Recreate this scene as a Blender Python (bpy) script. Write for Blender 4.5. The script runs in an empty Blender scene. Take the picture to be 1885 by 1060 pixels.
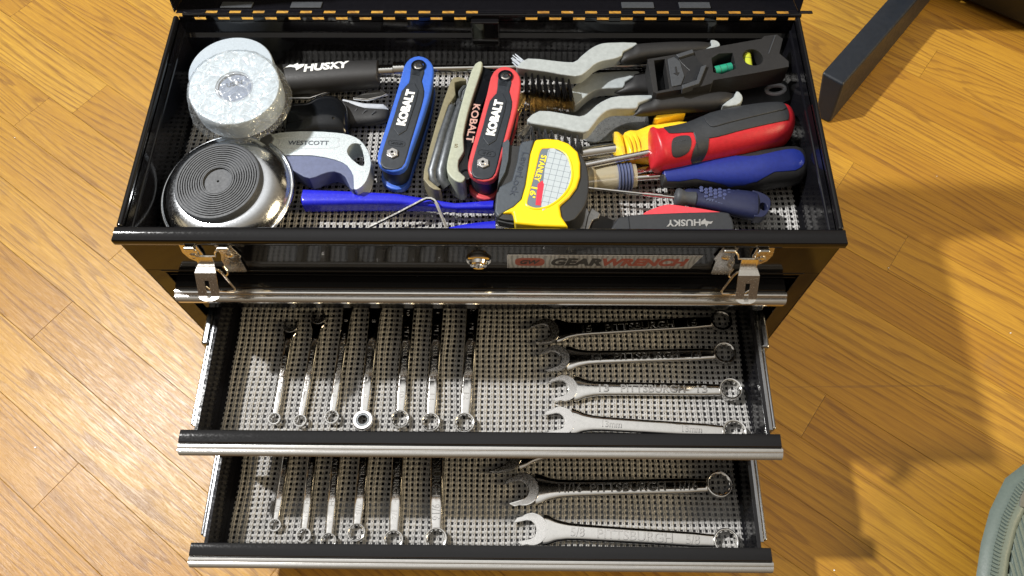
import bpy, math, random
import numpy as np
from mathutils import Vector, Matrix
from mathutils.geometry import tessellate_polygon
random.seed(7); np.random.seed(7)
S = 0.01                      # all sizes below are in centimetres
R = math.radians
scene = bpy.context.scene
col = scene.collection

# ---------------- camera ----------------
cam = bpy.data.cameras.new("camera"); cam_o = bpy.data.objects.new("camera", cam); col.objects.link(cam_o)
YAW, PITCH, ROLL = 0.0277, 0.4522, -0.0195
rot = Matrix.Rotation(YAW, 4, 'Z') @ Matrix.Rotation(PITCH, 4, 'X') @ Matrix.Rotation(ROLL, 4, 'Z')
cam_o.matrix_world = Matrix.Translation(Vector((29.124, -26.785, 76.286))*S) @ rot
cam.sensor_width = 36.0; cam.lens = 1406.6/1885*36.0
cam.clip_start = 0.01; cam.clip_end = 50
scene.camera = cam_o

# ---------------- world and lamps ----------------
world = bpy.data.worlds.new("World"); scene.world = world; world.use_nodes = True
nt = world.node_tree; bg = nt.nodes['Background']
# a plain room: dim warm floor level, paler walls, ceiling brighter towards the lamp side
tc = nt.nodes.new('ShaderNodeTexCoord'); dt = nt.nodes.new('ShaderNodeVectorMath'); dt.operation = 'DOT_PRODUCT'
dt.inputs[1].default_value = Vector((-.16, .26, .95)).normalized(); nt.links.new(tc.outputs['Generated'], dt.inputs[0])
rmp = nt.nodes.new('ShaderNodeValToRGB'); nt.links.new(dt.outputs['Value'], rmp.inputs[0]); nt.links.new(rmp.outputs[0], bg.inputs[0])
e = rmp.color_ramp.elements
e[0].position = 0.0; e[0].color = (0.13, 0.09, 0.06, 1)
e[1].position = 1.0; e[1].color = (1.20, 1.18, 1.14, 1)
for pos, c in ((.35, (.20, .155, .105)), (.65, (.33, .28, .21)), (.84, (.48, .45, .40))): k = rmp.color_ramp.elements.new(pos); k.color = (*c, 1)
bg.inputs[1].default_value = 0.84

def lamp(name, loc, target, power, size, color):
    d = bpy.data.lights.new(name, 'AREA'); d.shape = 'DISK'; d.size = size*S; d.energy = power; d.color = color
    o = bpy.data.objects.new(name, d); col.objects.link(o); o.location = Vector(loc)*S
    o.rotation_euler = (Vector(target)-Vector(loc)).to_track_quat('-Z', 'Y').to_euler(); return o
lamp("key_lamp", (-104, 54, 212), (170, 0, 10), 90, 9, (1.0, 0.985, 0.96))
lamp("warm_fill", (330, -60, 190), (60, 0, 10), 84, 150, (1.0, 0.80, 0.49))  # unseen warm fill, added to lift the shaded floor
scene.view_settings.view_transform = 'Standard'; scene.view_settings.look = 'None'
scene.view_settings.exposure = 0.0; scene.view_settings.gamma = 1.0

# ---------------- materials ----------------
def nodes(name):
    m = bpy.data.materials.new(name); m.use_nodes = True
    return m, m.node_tree, m.node_tree.nodes['Principled BSDF']
def coords(nt, sc=(1, 1, 1)):
    t = nt.nodes.new('ShaderNodeTexCoord'); mp = nt.nodes.new('ShaderNodeMapping'); mp.inputs['Scale'].default_value = [c/S for c in sc]
    nt.links.new(t.outputs['Object'], mp.inputs[0]); return mp.outputs[0]
def noise(nt, vec, scale, detail=3, rough=.5, dist=0.):
    n = nt.nodes.new('ShaderNodeTexNoise'); n.inputs['Scale'].default_value = scale; n.inputs['Detail'].default_value = detail
    n.inputs['Roughness'].default_value = rough; n.inputs['Distortion'].default_value = dist; nt.links.new(vec, n.inputs['Vector']); return n.outputs['Fac']
def ramp(nt, fac, stops):
    r = nt.nodes.new('ShaderNodeValToRGB'); nt.links.new(fac, r.inputs[0]); el = r.color_ramp.elements
    el[0].position, el[0].color = stops[0][0], (*stops[0][1], 1); el[1].position, el[1].color = stops[-1][0], (*stops[-1][1], 1)
    for p, c in stops[1:-1]: x = el.new(p); x.color = (*c, 1)
    return r.outputs[0]
def mth(nt, op, a, b=None, c=None):
    n = nt.nodes.new('ShaderNodeMath'); n.operation = op
    for i, x in enumerate((a, b, c)):
        if x is None: continue
        if isinstance(x, (int, float)): n.inputs[i].default_value = x
        else: nt.links.new(x, n.inputs[i])
    return n.outputs[0]
def mixc(nt, fac, a, b, mode='MIX'):
    n = nt.nodes.new('ShaderNodeMix'); n.data_type = 'RGBA'; n.blend_type = mode
    for i, x in ((0, fac), (6, a), (7, b)):
        if isinstance(x, (int, float)): n.inputs[i].default_value = x
        elif isinstance(x, tuple): n.inputs[i].default_value = (*x, 1)
        else: nt.links.new(x, n.inputs[i])
    return n.outputs[2]
def bump(nt, h, bsdf, strength=.3, dist=.05):
    b = nt.nodes.new('ShaderNodeBump'); b.inputs['Strength'].default_value = strength; b.inputs['Distance'].default_value = dist*S
    nt.links.new(h, b.inputs['Height']); nt.links.new(b.outputs[0], bsdf.inputs['Normal'])
def mat(name, c, rough=.4, metal=0., var=.12, rvar=.12, nscale=2., bstr=0., bscale=20., coat=0., spec=.5, scratch=0., sub=0.):
    m, nt, b = nodes(name); v = coords(nt)
    b.inputs['Metallic'].default_value = metal; b.inputs['Coat Weight'].default_value = coat; b.inputs['Coat Roughness'].default_value = .05
    b.inputs['Specular IOR Level'].default_value = spec
    if not metal: var = min(var, .13)
    n = noise(nt, v, nscale*1.7, 6, .65)
    lo = tuple(x*(1-var) for x in c); hi = tuple(min(1, x*(1+var)) for x in c)
    cc = ramp(nt, n, [(.3, lo), (.7, hi)])
    nt.links.new(cc, b.inputs['Base Color'])
    n2 = noise(nt, v, nscale*3.1, 4, .7)
    rr = nt.nodes.new('ShaderNodeMapRange'); rr.inputs[1].default_value = .3; rr.inputs[2].default_value = .75
    rr.inputs[3].default_value = max(.02, rough-rvar*.5); rr.inputs[4].default_value = rough+rvar
    nt.links.new(n2, rr.inputs[0]); nt.links.new(rr.outputs[0], b.inputs['Roughness'])
    if bstr: bump(nt, noise(nt, v, bscale, 2, .5), b, bstr, .03)
    return m
M = {}
M['paint'] = mat('black gloss enamel', (.005, .005, .006), .07, var=.3, rvar=.06, spec=.42)
M['paint_in'] = mat('black gloss enamel dusty', (.006, .006, .008), .09, var=.3, rvar=.14, nscale=1.2)
M['alu'] = mat('brushed aluminium', (.76, .745, .72), .15, 1, var=.05, rvar=.05)
M['chrome'] = mat('chrome plated steel', (.80, .79, .77), .07, 1, var=.05, rvar=.08, nscale=1.4, bstr=.05, bscale=2.2)
M['chrome_letter'] = mat('raised chrome lettering', (.74, .72, .70), .16, 1, var=.1)
M['satin'] = mat('satin steel', (.78, .77, .76), .24, 1, var=.06)
M['bowlsteel'] = mat('polished bowl steel', (.76, .79, .83), .16, 1, var=.05)
M['nickel'] = mat('bright nickel latch steel', (.74, .71, .66), .20, 1, var=.06)
M['zinc'] = mat('zinc plated slide steel', (.40, .41, .43), .16, 1, var=.08)
M['rubber'] = mat('dark grey rubber', (.045, .050, .058), .55, var=.25, bstr=.15, bscale=40)
M['blackpl'] = mat('black plastic', (.018, .019, .021), .38, var=.3, bstr=.15, bscale=50)
M['blackgl'] = mat('glossy black plastic', (.006, .007, .009), .12, var=.3)
M['blackmat'] = mat('matt black rubber grip', (.016, .016, .017), .52, var=.3, bstr=.2, bscale=40)
M['kblack'] = mat('blue black nylon', (.018, .023, .031), .42, var=.2, bstr=.12, bscale=50)
M['kblue'] = mat('bright blue plastic', (.035, .115, .52), .38, var=.1)
M['kred'] = mat('coral red plastic', (.56, .062, .068), .38, var=.1)
M['beige'] = mat('pale beige green plastic', (.36, .39, .31), .45, var=.12)
M['olive'] = mat('worn olive plastic', (.20, .18, .11), .45, var=.3)
M['keysteel'] = mat('dark oxide key steel', (.13, .14, .15), .40, .7, var=.25)
M['white'] = mat('white print', (.78, .80, .80), .45, var=.04)
M['salmon'] = mat('salmon print', (.55, .33, .27), .45, var=.1)
M['dipblue'] = mat('glossy blue dipped vinyl', (.018, .022, .52), .22, var=.12)
M['yellow'] = mat('yellow plastic', (.86, .60, .008), .36, var=.05, bstr=.08, bscale=60)
M['yellow2'] = mat('amber yellow plastic', (.86, .58, .03), .3, var=.08)
M['tapeblack'] = mat('blue grey textured plastic', (.055, .068, .085), .42, var=.2, bstr=.3, bscale=60)
M['tapeside'] = mat('black tape case rubber', (.018, .019, .020), .5, var=.3, bstr=.2, bscale=50)
M['label_w'] = mat('pale grey label', (.42, .48, .52), .4, var=.03)
M['label_g'] = mat('slate grey label', (.13, .16, .20), .4, var=.05)
M['label_r'] = mat('red label stripe', (.62, .03, .06), .4, var=.05)
M['ink'] = mat('dark ink', (.03, .04, .06), .5, var=.1)
M['letter_y'] = mat('yellow print', (.85, .66, .03), .4, var=.05)
M['grey_pl'] = mat('light grey plastic', (.34, .375, .385), .42, var=.12, nscale=1.5, bstr=.05, bscale=30)
M['red_pl'] = mat('red plastic', (.50, .018, .028), .33, var=.12, bstr=.06, bscale=50)
M['pink_pl'] = mat('faded red plastic', (.64, .055, .075), .42, var=.1)
M['charcoal'] = mat('charcoal rubber overmould', (.026, .029, .034), .46, var=.25, bstr=.25, bscale=50)
M['navy2'] = mat('navy honeycomb pad', (.045, .058, .15), .4)
M['navy'] = mat('navy blue rubber', (.014, .018, .055), .40, var=.3, bstr=.2, bscale=40)
M['royal'] = mat('royal blue plastic', (.012, .024, .19), .33, var=.2)
M['steelblue'] = mat('slate blue rubber', (.085, .105, .20), .5, var=.15, bstr=.2, bscale=60)
M['blade'] = mat('grey steel scraper blade', (.33, .34, .34), .3, .8, var=.2)
M['tapewhite'] = mat('white tape roll', (.60, .66, .72), .6, var=.04)
M['tapeblue'] = mat('pale blue grey tape', (.36, .42, .48), .5, var=.15, nscale=4)
M['rollcore'] = mat('blue grey roll core', (.24, .28, .38), .6, var=.1)
M['core'] = mat('grey cardboard core', (.42, .45, .50), .6, var=.15)
M['pliersteel'] = mat('plain tool steel', (.36, .36, .36), .3, .9, var=.2)
M['nylonblack'] = mat('black nylon bristle', (.004, .004, .005), .35)
M['tuftwire'] = mat('dull bright bristle strand', (.33, .36, .40), .6, .2)
M['brass'] = mat('brass bristle wire', (.55, .42, .20), .32, 1)
M['wire'] = mat('steel bristle wire', (.22, .225, .235), .35, 1)
M['footblack'] = mat('powder coated black steel', (.010, .014, .022), .42, var=.3, nscale=.6, bstr=.12, bscale=12)
M['binplastic'] = mat('sage green grey plastic', (.115, .150, .133), .48, var=.08, bstr=.15, bscale=20)
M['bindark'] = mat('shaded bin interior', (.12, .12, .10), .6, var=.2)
M['subfloor'] = mat('dark joint dirt', (.05, .028, .012), .8)
M['decalred'] = mat('brick red decal', (.40, .10, .06), .35, .3, var=.1)
M['decalblack'] = mat('black decal', (.03, .03, .03), .35, .2, var=.2)
# speckled cast metal of the snap knife
m, nt, b = nodes('speckled silver metal'); v = coords(nt)
nt.links.new(ramp(nt, noise(nt, v, 28, 2, .6), [(.35, (.30, .35, .38)), (.65, (.66, .72, .74))]), b.inputs['Base Color'])
b.inputs['Metallic'].default_value = .45; b.inputs['Roughness'].default_value = .38; bump(nt, noise(nt, v, 28, 2), b, .35, .03); M['speckle'] = m
# holographic foil of the badge
m, nt, b = nodes('radiating foil'); v = coords(nt)
w = nt.nodes.new('ShaderNodeTexWave'); w.inputs['Scale'].default_value = .9; w.inputs['Distortion'].default_value = 5; w.inputs['Detail'].default_value = 1; nt.links.new(v, w.inputs[0])
nt.links.new(ramp(nt, w.outputs['Fac'], [(.1, (.34, .33, .30)), (.6, (.58, .57, .53))]), b.inputs['Base Color'])
b.inputs['Metallic'].default_value = .9; b.inputs['Roughness'].default_value = .3; bump(nt, w.outputs['Fac'], b, .25, .03); M['foil'] = m
# clear plastics
def clear(name, c, rough, bstr, bscale, alpha):
    m, nt, b = nodes(name); v = coords(nt)
    b.inputs['Base Color'].default_value = (*c, 1); b.inputs['Roughness'].default_value = rough; b.inputs['IOR'].default_value = 1.45
    b.inputs['Alpha'].default_value = alpha; b.inputs['Specular IOR Level'].default_value = .9
    n = noise(nt, v, bscale, 3, .6, 1.2); bump(nt, n, b, bstr, .15)
    return m
m = bpy.data.materials.new('crinkled clear film'); m.use_nodes = True; nt = m.node_tree; v = coords(nt); nt.nodes.remove(nt.nodes['Principled BSDF'])
out = nt.nodes['Material Output']; tr_ = nt.nodes.new('ShaderNodeBsdfTransparent'); gl = nt.nodes.new('ShaderNodeBsdfGlossy'); df = nt.nodes.new('ShaderNodeBsdfDiffuse')
tr_.inputs[0].default_value = (.90, .93, .95, 1); gl.inputs['Roughness'].default_value = .10; df.inputs[0].default_value = (.80, .84, .86, 1)
wv = nt.nodes.new('ShaderNodeVectorMath'); wv.operation = 'ADD'; nzc = nt.nodes.new('ShaderNodeTexNoise'); nzc.inputs['Scale'].default_value = .6; nt.links.new(v, nzc.inputs[0]); nt.links.new(v, wv.inputs[0]); nt.links.new(nzc.outputs['Color'], wv.inputs[1])
vo = nt.nodes.new('ShaderNodeTexVoronoi'); vo.feature = 'DISTANCE_TO_EDGE'; vo.inputs['Scale'].default_value = .62; nt.links.new(wv.outputs[0], vo.inputs['Vector'])
vo2 = nt.nodes.new('ShaderNodeTexVoronoi'); vo2.feature = 'DISTANCE_TO_EDGE'; vo2.inputs['Scale'].default_value = 1.5; nt.links.new(wv.outputs[0], vo2.inputs['Vector'])
hh = mth(nt, 'ADD', mth(nt, 'MINIMUM', vo.outputs[0], .12), mth(nt, 'MULTIPLY', mth(nt, 'MINIMUM', vo2.outputs[0], .1), .5)); hh = mth(nt, 'ADD', hh, mth(nt, 'MULTIPLY', noise(nt, v, 1.6, 2), .25))
bp = nt.nodes.new('ShaderNodeBump'); bp.inputs['Strength'].default_value = 1; bp.inputs['Distance'].default_value = .5*S; nt.links.new(hh, bp.inputs['Height'])
nt.links.new(bp.outputs[0], gl.inputs['Normal']); nt.links.new(bp.outputs[0], df.inputs['Normal'])
fz = nt.nodes.new('ShaderNodeFresnel'); fz.inputs[0].default_value = 1.5; nt.links.new(bp.outputs[0], fz.inputs['Normal'])
m1 = nt.nodes.new('ShaderNodeMixShader'); nt.links.new(mth(nt, 'MULTIPLY_ADD', fz.outputs[0], .25, .12), m1.inputs[0]); nt.links.new(tr_.outputs[0], m1.inputs[1]); nt.links.new(gl.outputs[0], m1.inputs[2])
cz = ramp(nt, vo.outputs[0], [(.0, (.34, .34, .34)), (.025, (.10, .10, .10))])
m2 = nt.nodes.new('ShaderNodeMixShader'); nt.links.new(cz, m2.inputs[0]); nt.links.new(m1.outputs[0], m2.inputs[1]); nt.links.new(df.outputs[0], m2.inputs[2]); nt.links.new(m2.outputs[0], out.inputs[0])
M['film'] = m
M['amberclear'] = clear('clear acetate', (.62, .56, .40), .08, .4, 2.0, .5)
M['vialgreen'] = clear('green vial fluid', (.03, .35, .22), .06, .1, 1, .85)
M['vialyellow'] = clear('yellow vial fluid', (.55, .62, .06), .06, .1, 1, .85)
M['vialclear'] = clear('clear vial plastic', (.5, .6, .5), .05, .1, 1, .35)
# liner
m, nt, b = nodes('knitted foam liner'); v = coords(nt)
nt.links.new(ramp(nt, noise(nt, v, 1.1, 5, .7), [(.3, (.33, .325, .315)), (.7, (.45, .44, .425))]), b.inputs['Base Color'])
b.inputs['Roughness'].default_value = .65; bump(nt, noise(nt, v, 18, 3), b, .3, .03); M['liner'] = m
# oak floor
def oak():
    m, nt, b = nodes('varnished red oak'); L = nt.links
    t = nt.nodes.new('ShaderNodeTexCoord'); oi = nt.nodes.new('ShaderNodeObjectInfo')
    sx = nt.nodes.new('ShaderNodeSeparateXYZ'); L.new(t.outputs['Object'], sx.inputs[0])
    x = mth(nt, 'MULTIPLY', sx.outputs[0], 100); y = mth(nt, 'MULTIPLY', sx.outputs[1], 100)
    rnd = oi.outputs['Random']
    x = mth(nt, 'ADD', x, mth(nt, 'MULTIPLY', rnd, 900)); rz = mth(nt, 'MULTIPLY', rnd, 77)
    def vec(a, bb, c):
        n = nt.nodes.new('ShaderNodeCombineXYZ')
        for i, q in enumerate((a, bb, c)):
            if isinstance(q, (int, float)): n.inputs[i].default_value = q
            else: L.new(q, n.inputs[i])
        return n.outputs[0]
    def sc(a, s): return mth(nt, 'MULTIPLY', a, s)
    # cathedral figure: distance field of a long stretched noise, cut into rings
    w = noise(nt, vec(sc(x, .014), sc(y, .17), rz), 1.0, 2, .5, .25)
    w2 = noise(nt, vec(sc(x, .06), sc(y, 1.4), rz), 1.0, 3, .6, 0)
    fld = mth(nt, 'ADD', mth(nt, 'MULTIPLY', w, mth(nt, 'MULTIPLY_ADD', mth(nt, 'FRACT', mth(nt, 'MULTIPLY', rnd, 7.3)), 20, 7)), mth(nt, 'MULTIPLY', w2, .9))
    fld = mth(nt, 'ADD', fld, mth(nt, 'MULTIPLY', y, .9))
    fr = mth(nt, 'FRACT', fld)
    ring = ramp(nt, fr, [(0., (.0, .0, .0)), (.45, (.03, .03, .03)), (.66, (.35, .35, .35)), (.80, (1, 1, 1)), (.93, (.95, .95, .95)), (1., (.0, .0, .0))])
    # pores: short dark dashes, mostly in the ring zones
    po = noise(nt, vec(sc(x, .42), sc(y, 13), rz), 1.0, 3, .65, 0)
    pores = ramp(nt, po, [(.46, (0, 0, 0)), (.60, (1, 1, 1))])
    po2 = noise(nt, vec(sc(x, .055), sc(y, 3.6), rz), 1.0, 4, .65, .1)
    streak = ramp(nt, po2, [(.42, (0, 0, 0)), (.62, (1, 1, 1))])
    big = noise(nt, vec(sc(x, .05), sc(y, .30), rz), 1.0, 3, .6, 0)
    base = ramp(nt, rnd, [(0., (.450, .236, .024)), (.25, (.545, .306, .034)), (.5, (.420, .214, .020)), (.75, (.510, .280, .030)), (1., (.590, .345, .044))])
    base = mixc(nt, mth(nt, 'MULTIPLY', big, .40), base, (.36, .165, .016))
    c = mixc(nt, mth(nt, 'MULTIPLY', streak, .30), base, (.26, .110, .018))
    rp = mth(nt, 'MULTIPLY', ring, mth(nt, 'MULTIPLY_ADD', pores, .40, .60))
    c = mixc(nt, mth(nt, 'MULTIPLY', rp, mth(nt, 'MULTIPLY_ADD', big, .9, .25)), c, (.165, .070, .014))
    c = mixc(nt, mth(nt, 'MULTIPLY', pores, .30), c, (.22, .092, .020))
    # grey worn stains
    tw = nt.nodes.new('ShaderNodeTexCoord'); geo = nt.nodes.new('ShaderNodeNewGeometry')
    st = noise(nt, geo.outputs['Position'], 7.0, 5, .62, .4)
    stain = ramp(nt, st, [(.64, (0, 0, 0)), (.74, (1, 1, 1))])
    c = mixc(nt, mth(nt, 'MULTIPLY', stain, .28), c, (.15, .10, .075))
    sp_ = nt.nodes.new('ShaderNodeMapping'); sp_.inputs['Rotation'].default_value = (0, 0, R(17)); sp_.inputs['Scale'].default_value = (2.2, 60, 1); L.new(geo.outputs['Position'], sp_.inputs[0])
    s1 = noise(nt, sp_.outputs[0], 1.0, 2, .5, .6); scr = ramp(nt, s1, [(.735, (0, 0, 0)), (.745, (1, 1, 1))])
    c = mixc(nt, mth(nt, 'MULTIPLY', scr, .35), c, (.16, .085, .04))
    b.inputs['Coat Weight'].default_value = .08; b.inputs['Coat Roughness'].default_value = .3; b.inputs['Specular IOR Level'].default_value = .46
    L.new(c, b.inputs['Base Color'])
    rn = noise(nt, geo.outputs['Position'], 9.0, 6, .7, .2)
    rr = nt.nodes.new('ShaderNodeMapRange'); rr.inputs[1].default_value = .3; rr.inputs[2].default_value = .7; rr.inputs[3].default_value = .33; rr.inputs[4].default_value = .43
    L.new(rn, rr.inputs[0]); L.new(rr.outputs[0], b.inputs['Roughness'])
    h = mth(nt, 'ADD', mth(nt, 'MULTIPLY', pores, -.9), mth(nt, 'MULTIPLY', ring, -.4))
    h = mth(nt, 'ADD', h, mth(nt, 'MULTIPLY', rn, .35))
    bump(nt, h, b, .30, .03)
    return m
M['oak'] = oak()

# ---------------- mesh helpers ----------------
class MB:
    def __init__(s): s.v = []; s.f = []
    def add(s, vs, fs):
        n = len(s.v); s.v += [tuple(p) for p in vs]; s.f += [tuple(i+n for i in q) for q in fs]; return s
    def box(s, x0, x1, y0, y1, z0, z1):
        return s.add([(x0,y0,z0),(x1,y0,z0),(x1,y1,z0),(x0,y1,z0),(x0,y0,z1),(x1,y0,z1),(x1,y1,z1),(x0,y1,z1)],
                     [(0,3,2,1),(4,5,6,7),(0,1,5,4),(1,2,6,5),(2,3,7,6),(3,0,4,7)])
    def prism(s, pts, z0, z1, holes=(), xf=None, tri=False):
        loops = [ccw(pts)]+[ccw(h)[::-1] for h in holes]
        flat = [p for l in loops for p in l]; n = len(flat)
        vs = [(x, y, z0) for x, y in flat]+[(x, y, z1) for x, y in flat]
        if holes or tri:
            tr = tessellate_polygon([[Vector((x, y, 0)) for x, y in l] for l in loops])
            fs = []
            for t in tr:
                a, b_, c = [flat[i] for i in t]
                if (b_[0]-a[0])*(c[1]-a[1])-(b_[1]-a[1])*(c[0]-a[0]) < 0: t = (t[0], t[2], t[1])
                fs.append(tuple(i+n for i in t)); fs.append((t[2], t[1], t[0]))
        else: fs = [tuple(range(n, 2*n)), tuple(range(n-1, -1, -1))]
        o = 0
        for l in loops:
            k = len(l)
            for i in range(k):
                j = (i+1) % k; fs.append((o+i, o+j, n+o+j, n+o+i))
            o += k
        if xf: vs = [xf(p) for p in vs]
        return s.add(vs, fs)
    def tube(s, path, r, n=10, sy=1., up=(0, 0, 1)):
        path = [Vector(p) for p in path]; m = len(path); rs = r if isinstance(r, (list, tuple)) else [r]*m
        vs = []; fs = []
        for i, p in enumerate(path):
            t = (path[min(i+1, m-1)]-path[max(i-1, 0)]).normalized()
            u = Vector(up).cross(t)
            if u.length < 1e-3: u = Vector((1, 0, 0)).cross(t)
            u.normalize(); w = t.cross(u)
            for k in range(n):
                a = 2*math.pi*k/n; vs.append(p+u*(math.cos(a)*rs[i])+w*(math.sin(a)*rs[i]*sy))
        for i in range(m-1):
            for k in range(n): fs.append((i*n+k, i*n+(k+1) % n, (i+1)*n+(k+1) % n, (i+1)*n+k))
        fs.append(tuple(range(n-1, -1, -1))); fs.append(tuple((m-1)*n+k for k in range(n)))
        return s.add(vs, fs)
    def lathe(s, prof, n=32, axis='z', c=(0, 0, 0), closed=False, sz=1.):
        m = len(prof); vs = []; fs = []
        for (h, r) in prof:
            for k in range(n):
                a = 2*math.pi*k/n
                if axis == 'z': vs.append((c[0]+r*math.cos(a), c[1]+r*math.sin(a), c[2]+h))
                elif axis == 'x': vs.append((c[0]+h, c[1]+r*math.cos(a), c[2]+r*math.sin(a)*sz))
                else: vs.append((c[0]+r*math.sin(a), c[1]+h, c[2]+r*math.cos(a)))
        rng = m if closed else m-1
        for i in range(rng):
            j = (i+1) % m
            for k in range(n): fs.append((i*n+k, i*n+(k+1) % n, j*n+(k+1) % n, j*n+k))
        if not closed:
            fs.append(tuple(range(n-1, -1, -1))); fs.append(tuple((m-1)*n+k for k in range(n)))
        return s.add(vs, fs)
    def build(s, name, m, parent=None, loc=None, rot=None, bevel=0., seg=2, smooth=35, data=None):
        me = data
        if me is None:
            me = bpy.data.meshes.new(name); me.from_pydata([(x*S, y*S, z*S) for x, y, z in s.v], [], s.f)
            me.validate(); bmfix(me)
            if smooth: me.shade_smooth(); me.set_sharp_from_angle(angle=R(smooth))
            me.materials.append(M[m])
        return link(name, me, parent, loc, rot, bevel, seg)
def bmfix(me):
    import bmesh
    bm = bmesh.new(); bm.from_mesh(me); bmesh.ops.recalc_face_normals(bm, faces=bm.faces); bm.to_mesh(me); bm.free()
def link(name, me, parent=None, loc=None, rot=None, bevel=0., seg=2):
    o = bpy.data.objects.new(name, me); col.objects.link(o)
    if parent: o.parent = parent
    if loc: o.location = Vector(loc)*S
    if rot: o.rotation_euler = rot
    if bevel:
        b = o.modifiers.new('bevel', 'BEVEL'); b.width = bevel*S; b.segments = seg; b.limit_method = 'ANGLE'; b.angle_limit = R(38); b.harden_normals = True
    return o
def ccw(p):
    a = sum(p[i][0]*p[(i+1) % len(p)][1]-p[(i+1) % len(p)][0]*p[i][1] for i in range(len(p)))
    return list(p) if a > 0 else list(p)[::-1]
def smoothpoly(p, n=4):
    out = []; k = len(p)
    for i in range(k):
        a, b_, c, d = [Vector(p[(i+j-1) % k]) for j in range(4)]
        for j in range(n):
            t = j/n; q = .5*((2*b_)+(c-a)*t+(2*a-5*b_+4*c-d)*t*t+(3*b_-a-3*c+d)*t**3); out.append((q.x, q.y))
    return out
def inpoly(x, y, p):
    c = False; j = len(p)-1
    for i in range(len(p)):
        if (p[i][1] > y) != (p[j][1] > y) and x < (p[j][0]-p[i][0])*(y-p[i][1])/(p[j][1]-p[i][1])+p[i][0]: c = not c
        j = i
    return c
def span(poly, x):
    ys = []
    for i in range(len(poly)):
        a = poly[i]; b_ = poly[(i+1) % len(poly)]
        if (a[0]-x)*(b_[0]-x) <= 0 and a[0] != b_[0]: ys.append(a[1]+(b_[1]-a[1])*(x-a[0])/(b_[0]-a[0]))
    return (min(ys), max(ys)) if len(ys) > 1 else None
def inflate(mb, poly, zc, zk=1., zmax=None, nx=40, nr=24, pw=2.3, overlay=None, off=.05, x0=None, x1=None, under=True):
    """rounded body whose plan outline is poly; overlay = polygon: only the faces inside it, standing slightly proud"""
    xs = [p[0] for p in poly]; a = min(xs) if x0 is None else x0; b_ = max(xs) if x1 is None else x1
    rows = []
    for i in range(nx+1):
        t = .5-.5*math.cos(math.pi*i/nx); x = a+(b_-a)*(t*.6+.4*i/nx)
        x = min(max(x, a+1e-3), b_-1e-3); sp = span(poly, x) or (0, 0)
        yc = (sp[0]+sp[1])/2; h = max((sp[1]-sp[0])/2, .01); hz = h*zk
        if zmax: hz = min(hz, zmax) if zk >= 1 else min(h*3, zmax)
        rows.append((x, yc, h, hz))
    vs = []; fs = []; ins = []
    for (x, yc, h, hz) in rows:
        for k in range(nr):
            an = 2*math.pi*k/nr; ca, sa = math.cos(an), math.sin(an)
            q = (abs(ca)**pw+abs(sa)**pw)**(-1/pw)
            vs.append([x, yc+h*ca*q, zc+hz*sa*q]); ins.append(overlay is not None and sa > -.25 and inpoly(x, yc+h*ca*q*.995, overlay))
    for i in range(len(rows)-1):
        for k in range(nr):
            q = (i*nr+k, i*nr+(k+1) % nr, (i+1)*nr+(k+1) % nr, (i+1)*nr+k)
            if overlay is None or sum(ins[j] for j in q) >= 3: fs.append(q)
    if overlay is None:
        fs.append(tuple(range(nr-1, -1, -1))); fs.append(tuple((len(rows)-1)*nr+k for k in range(nr)))
        return mb.add(vs, fs)
    cnt = {}
    for q in fs:
        for j in q: cnt[j] = cnt.get(j, 0)+1
    for j in cnt:
        x, yc, h, hz = rows[j//nr]; an = 2*math.pi*(j % nr)/nr
        d = off if cnt[j] == 4 else .006
        vs[j][1] += d*math.cos(an); vs[j][2] += d*math.sin(an)
    used = sorted(cnt); mp = {j: i for i, j in enumerate(used)}
    return mb.add([vs[j] for j in used], [tuple(mp[j] for j in q) for q in fs])
def surf(poly, zc, zk, pw=2.3):
    def f(x, y):
        sp = span(poly, x)
        if not sp: return zc
        yc = (sp[0]+sp[1])/2; h = max((sp[1]-sp[0])/2, .01); u = min(.999, abs(y-yc)/h)
        return zc+h*zk*(1-u**pw)**(1/pw)
    return f
def drape(mb, poly, f, off=.06, nx=60, ny=20):
    """thin pad lying on the surface f, outline poly, edges rolled down"""
    xs = [p[0] for p in poly]; a, b_ = min(xs), max(xs); vs = []; fs = []
    for i in range(nx+1):
        t = .5-.5*math.cos(math.pi*i/nx); x = a+(b_-a)*t; x = min(max(x, a+1e-3), b_-1e-3); sp = span(poly, x) or (0, 0)
        for j in range(ny+1):
            s_ = .5-.5*math.cos(math.pi*j/ny); y = sp[0]+(sp[1]-sp[0])*s_
            e_ = min(1., min(i, nx-i)/2., min(j, ny-j)/1.5); vs.append((x, y, f(x, y)+off*(math.sqrt(e_) if e_ > 0 else -.3)))
    for i in range(nx):
        for j in range(ny): fs.append((i*(ny+1)+j, (i+1)*(ny+1)+j, (i+1)*(ny+1)+j+1, i*(ny+1)+j+1))
    return mb.add(vs, fs)
FONTS = {}
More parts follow.
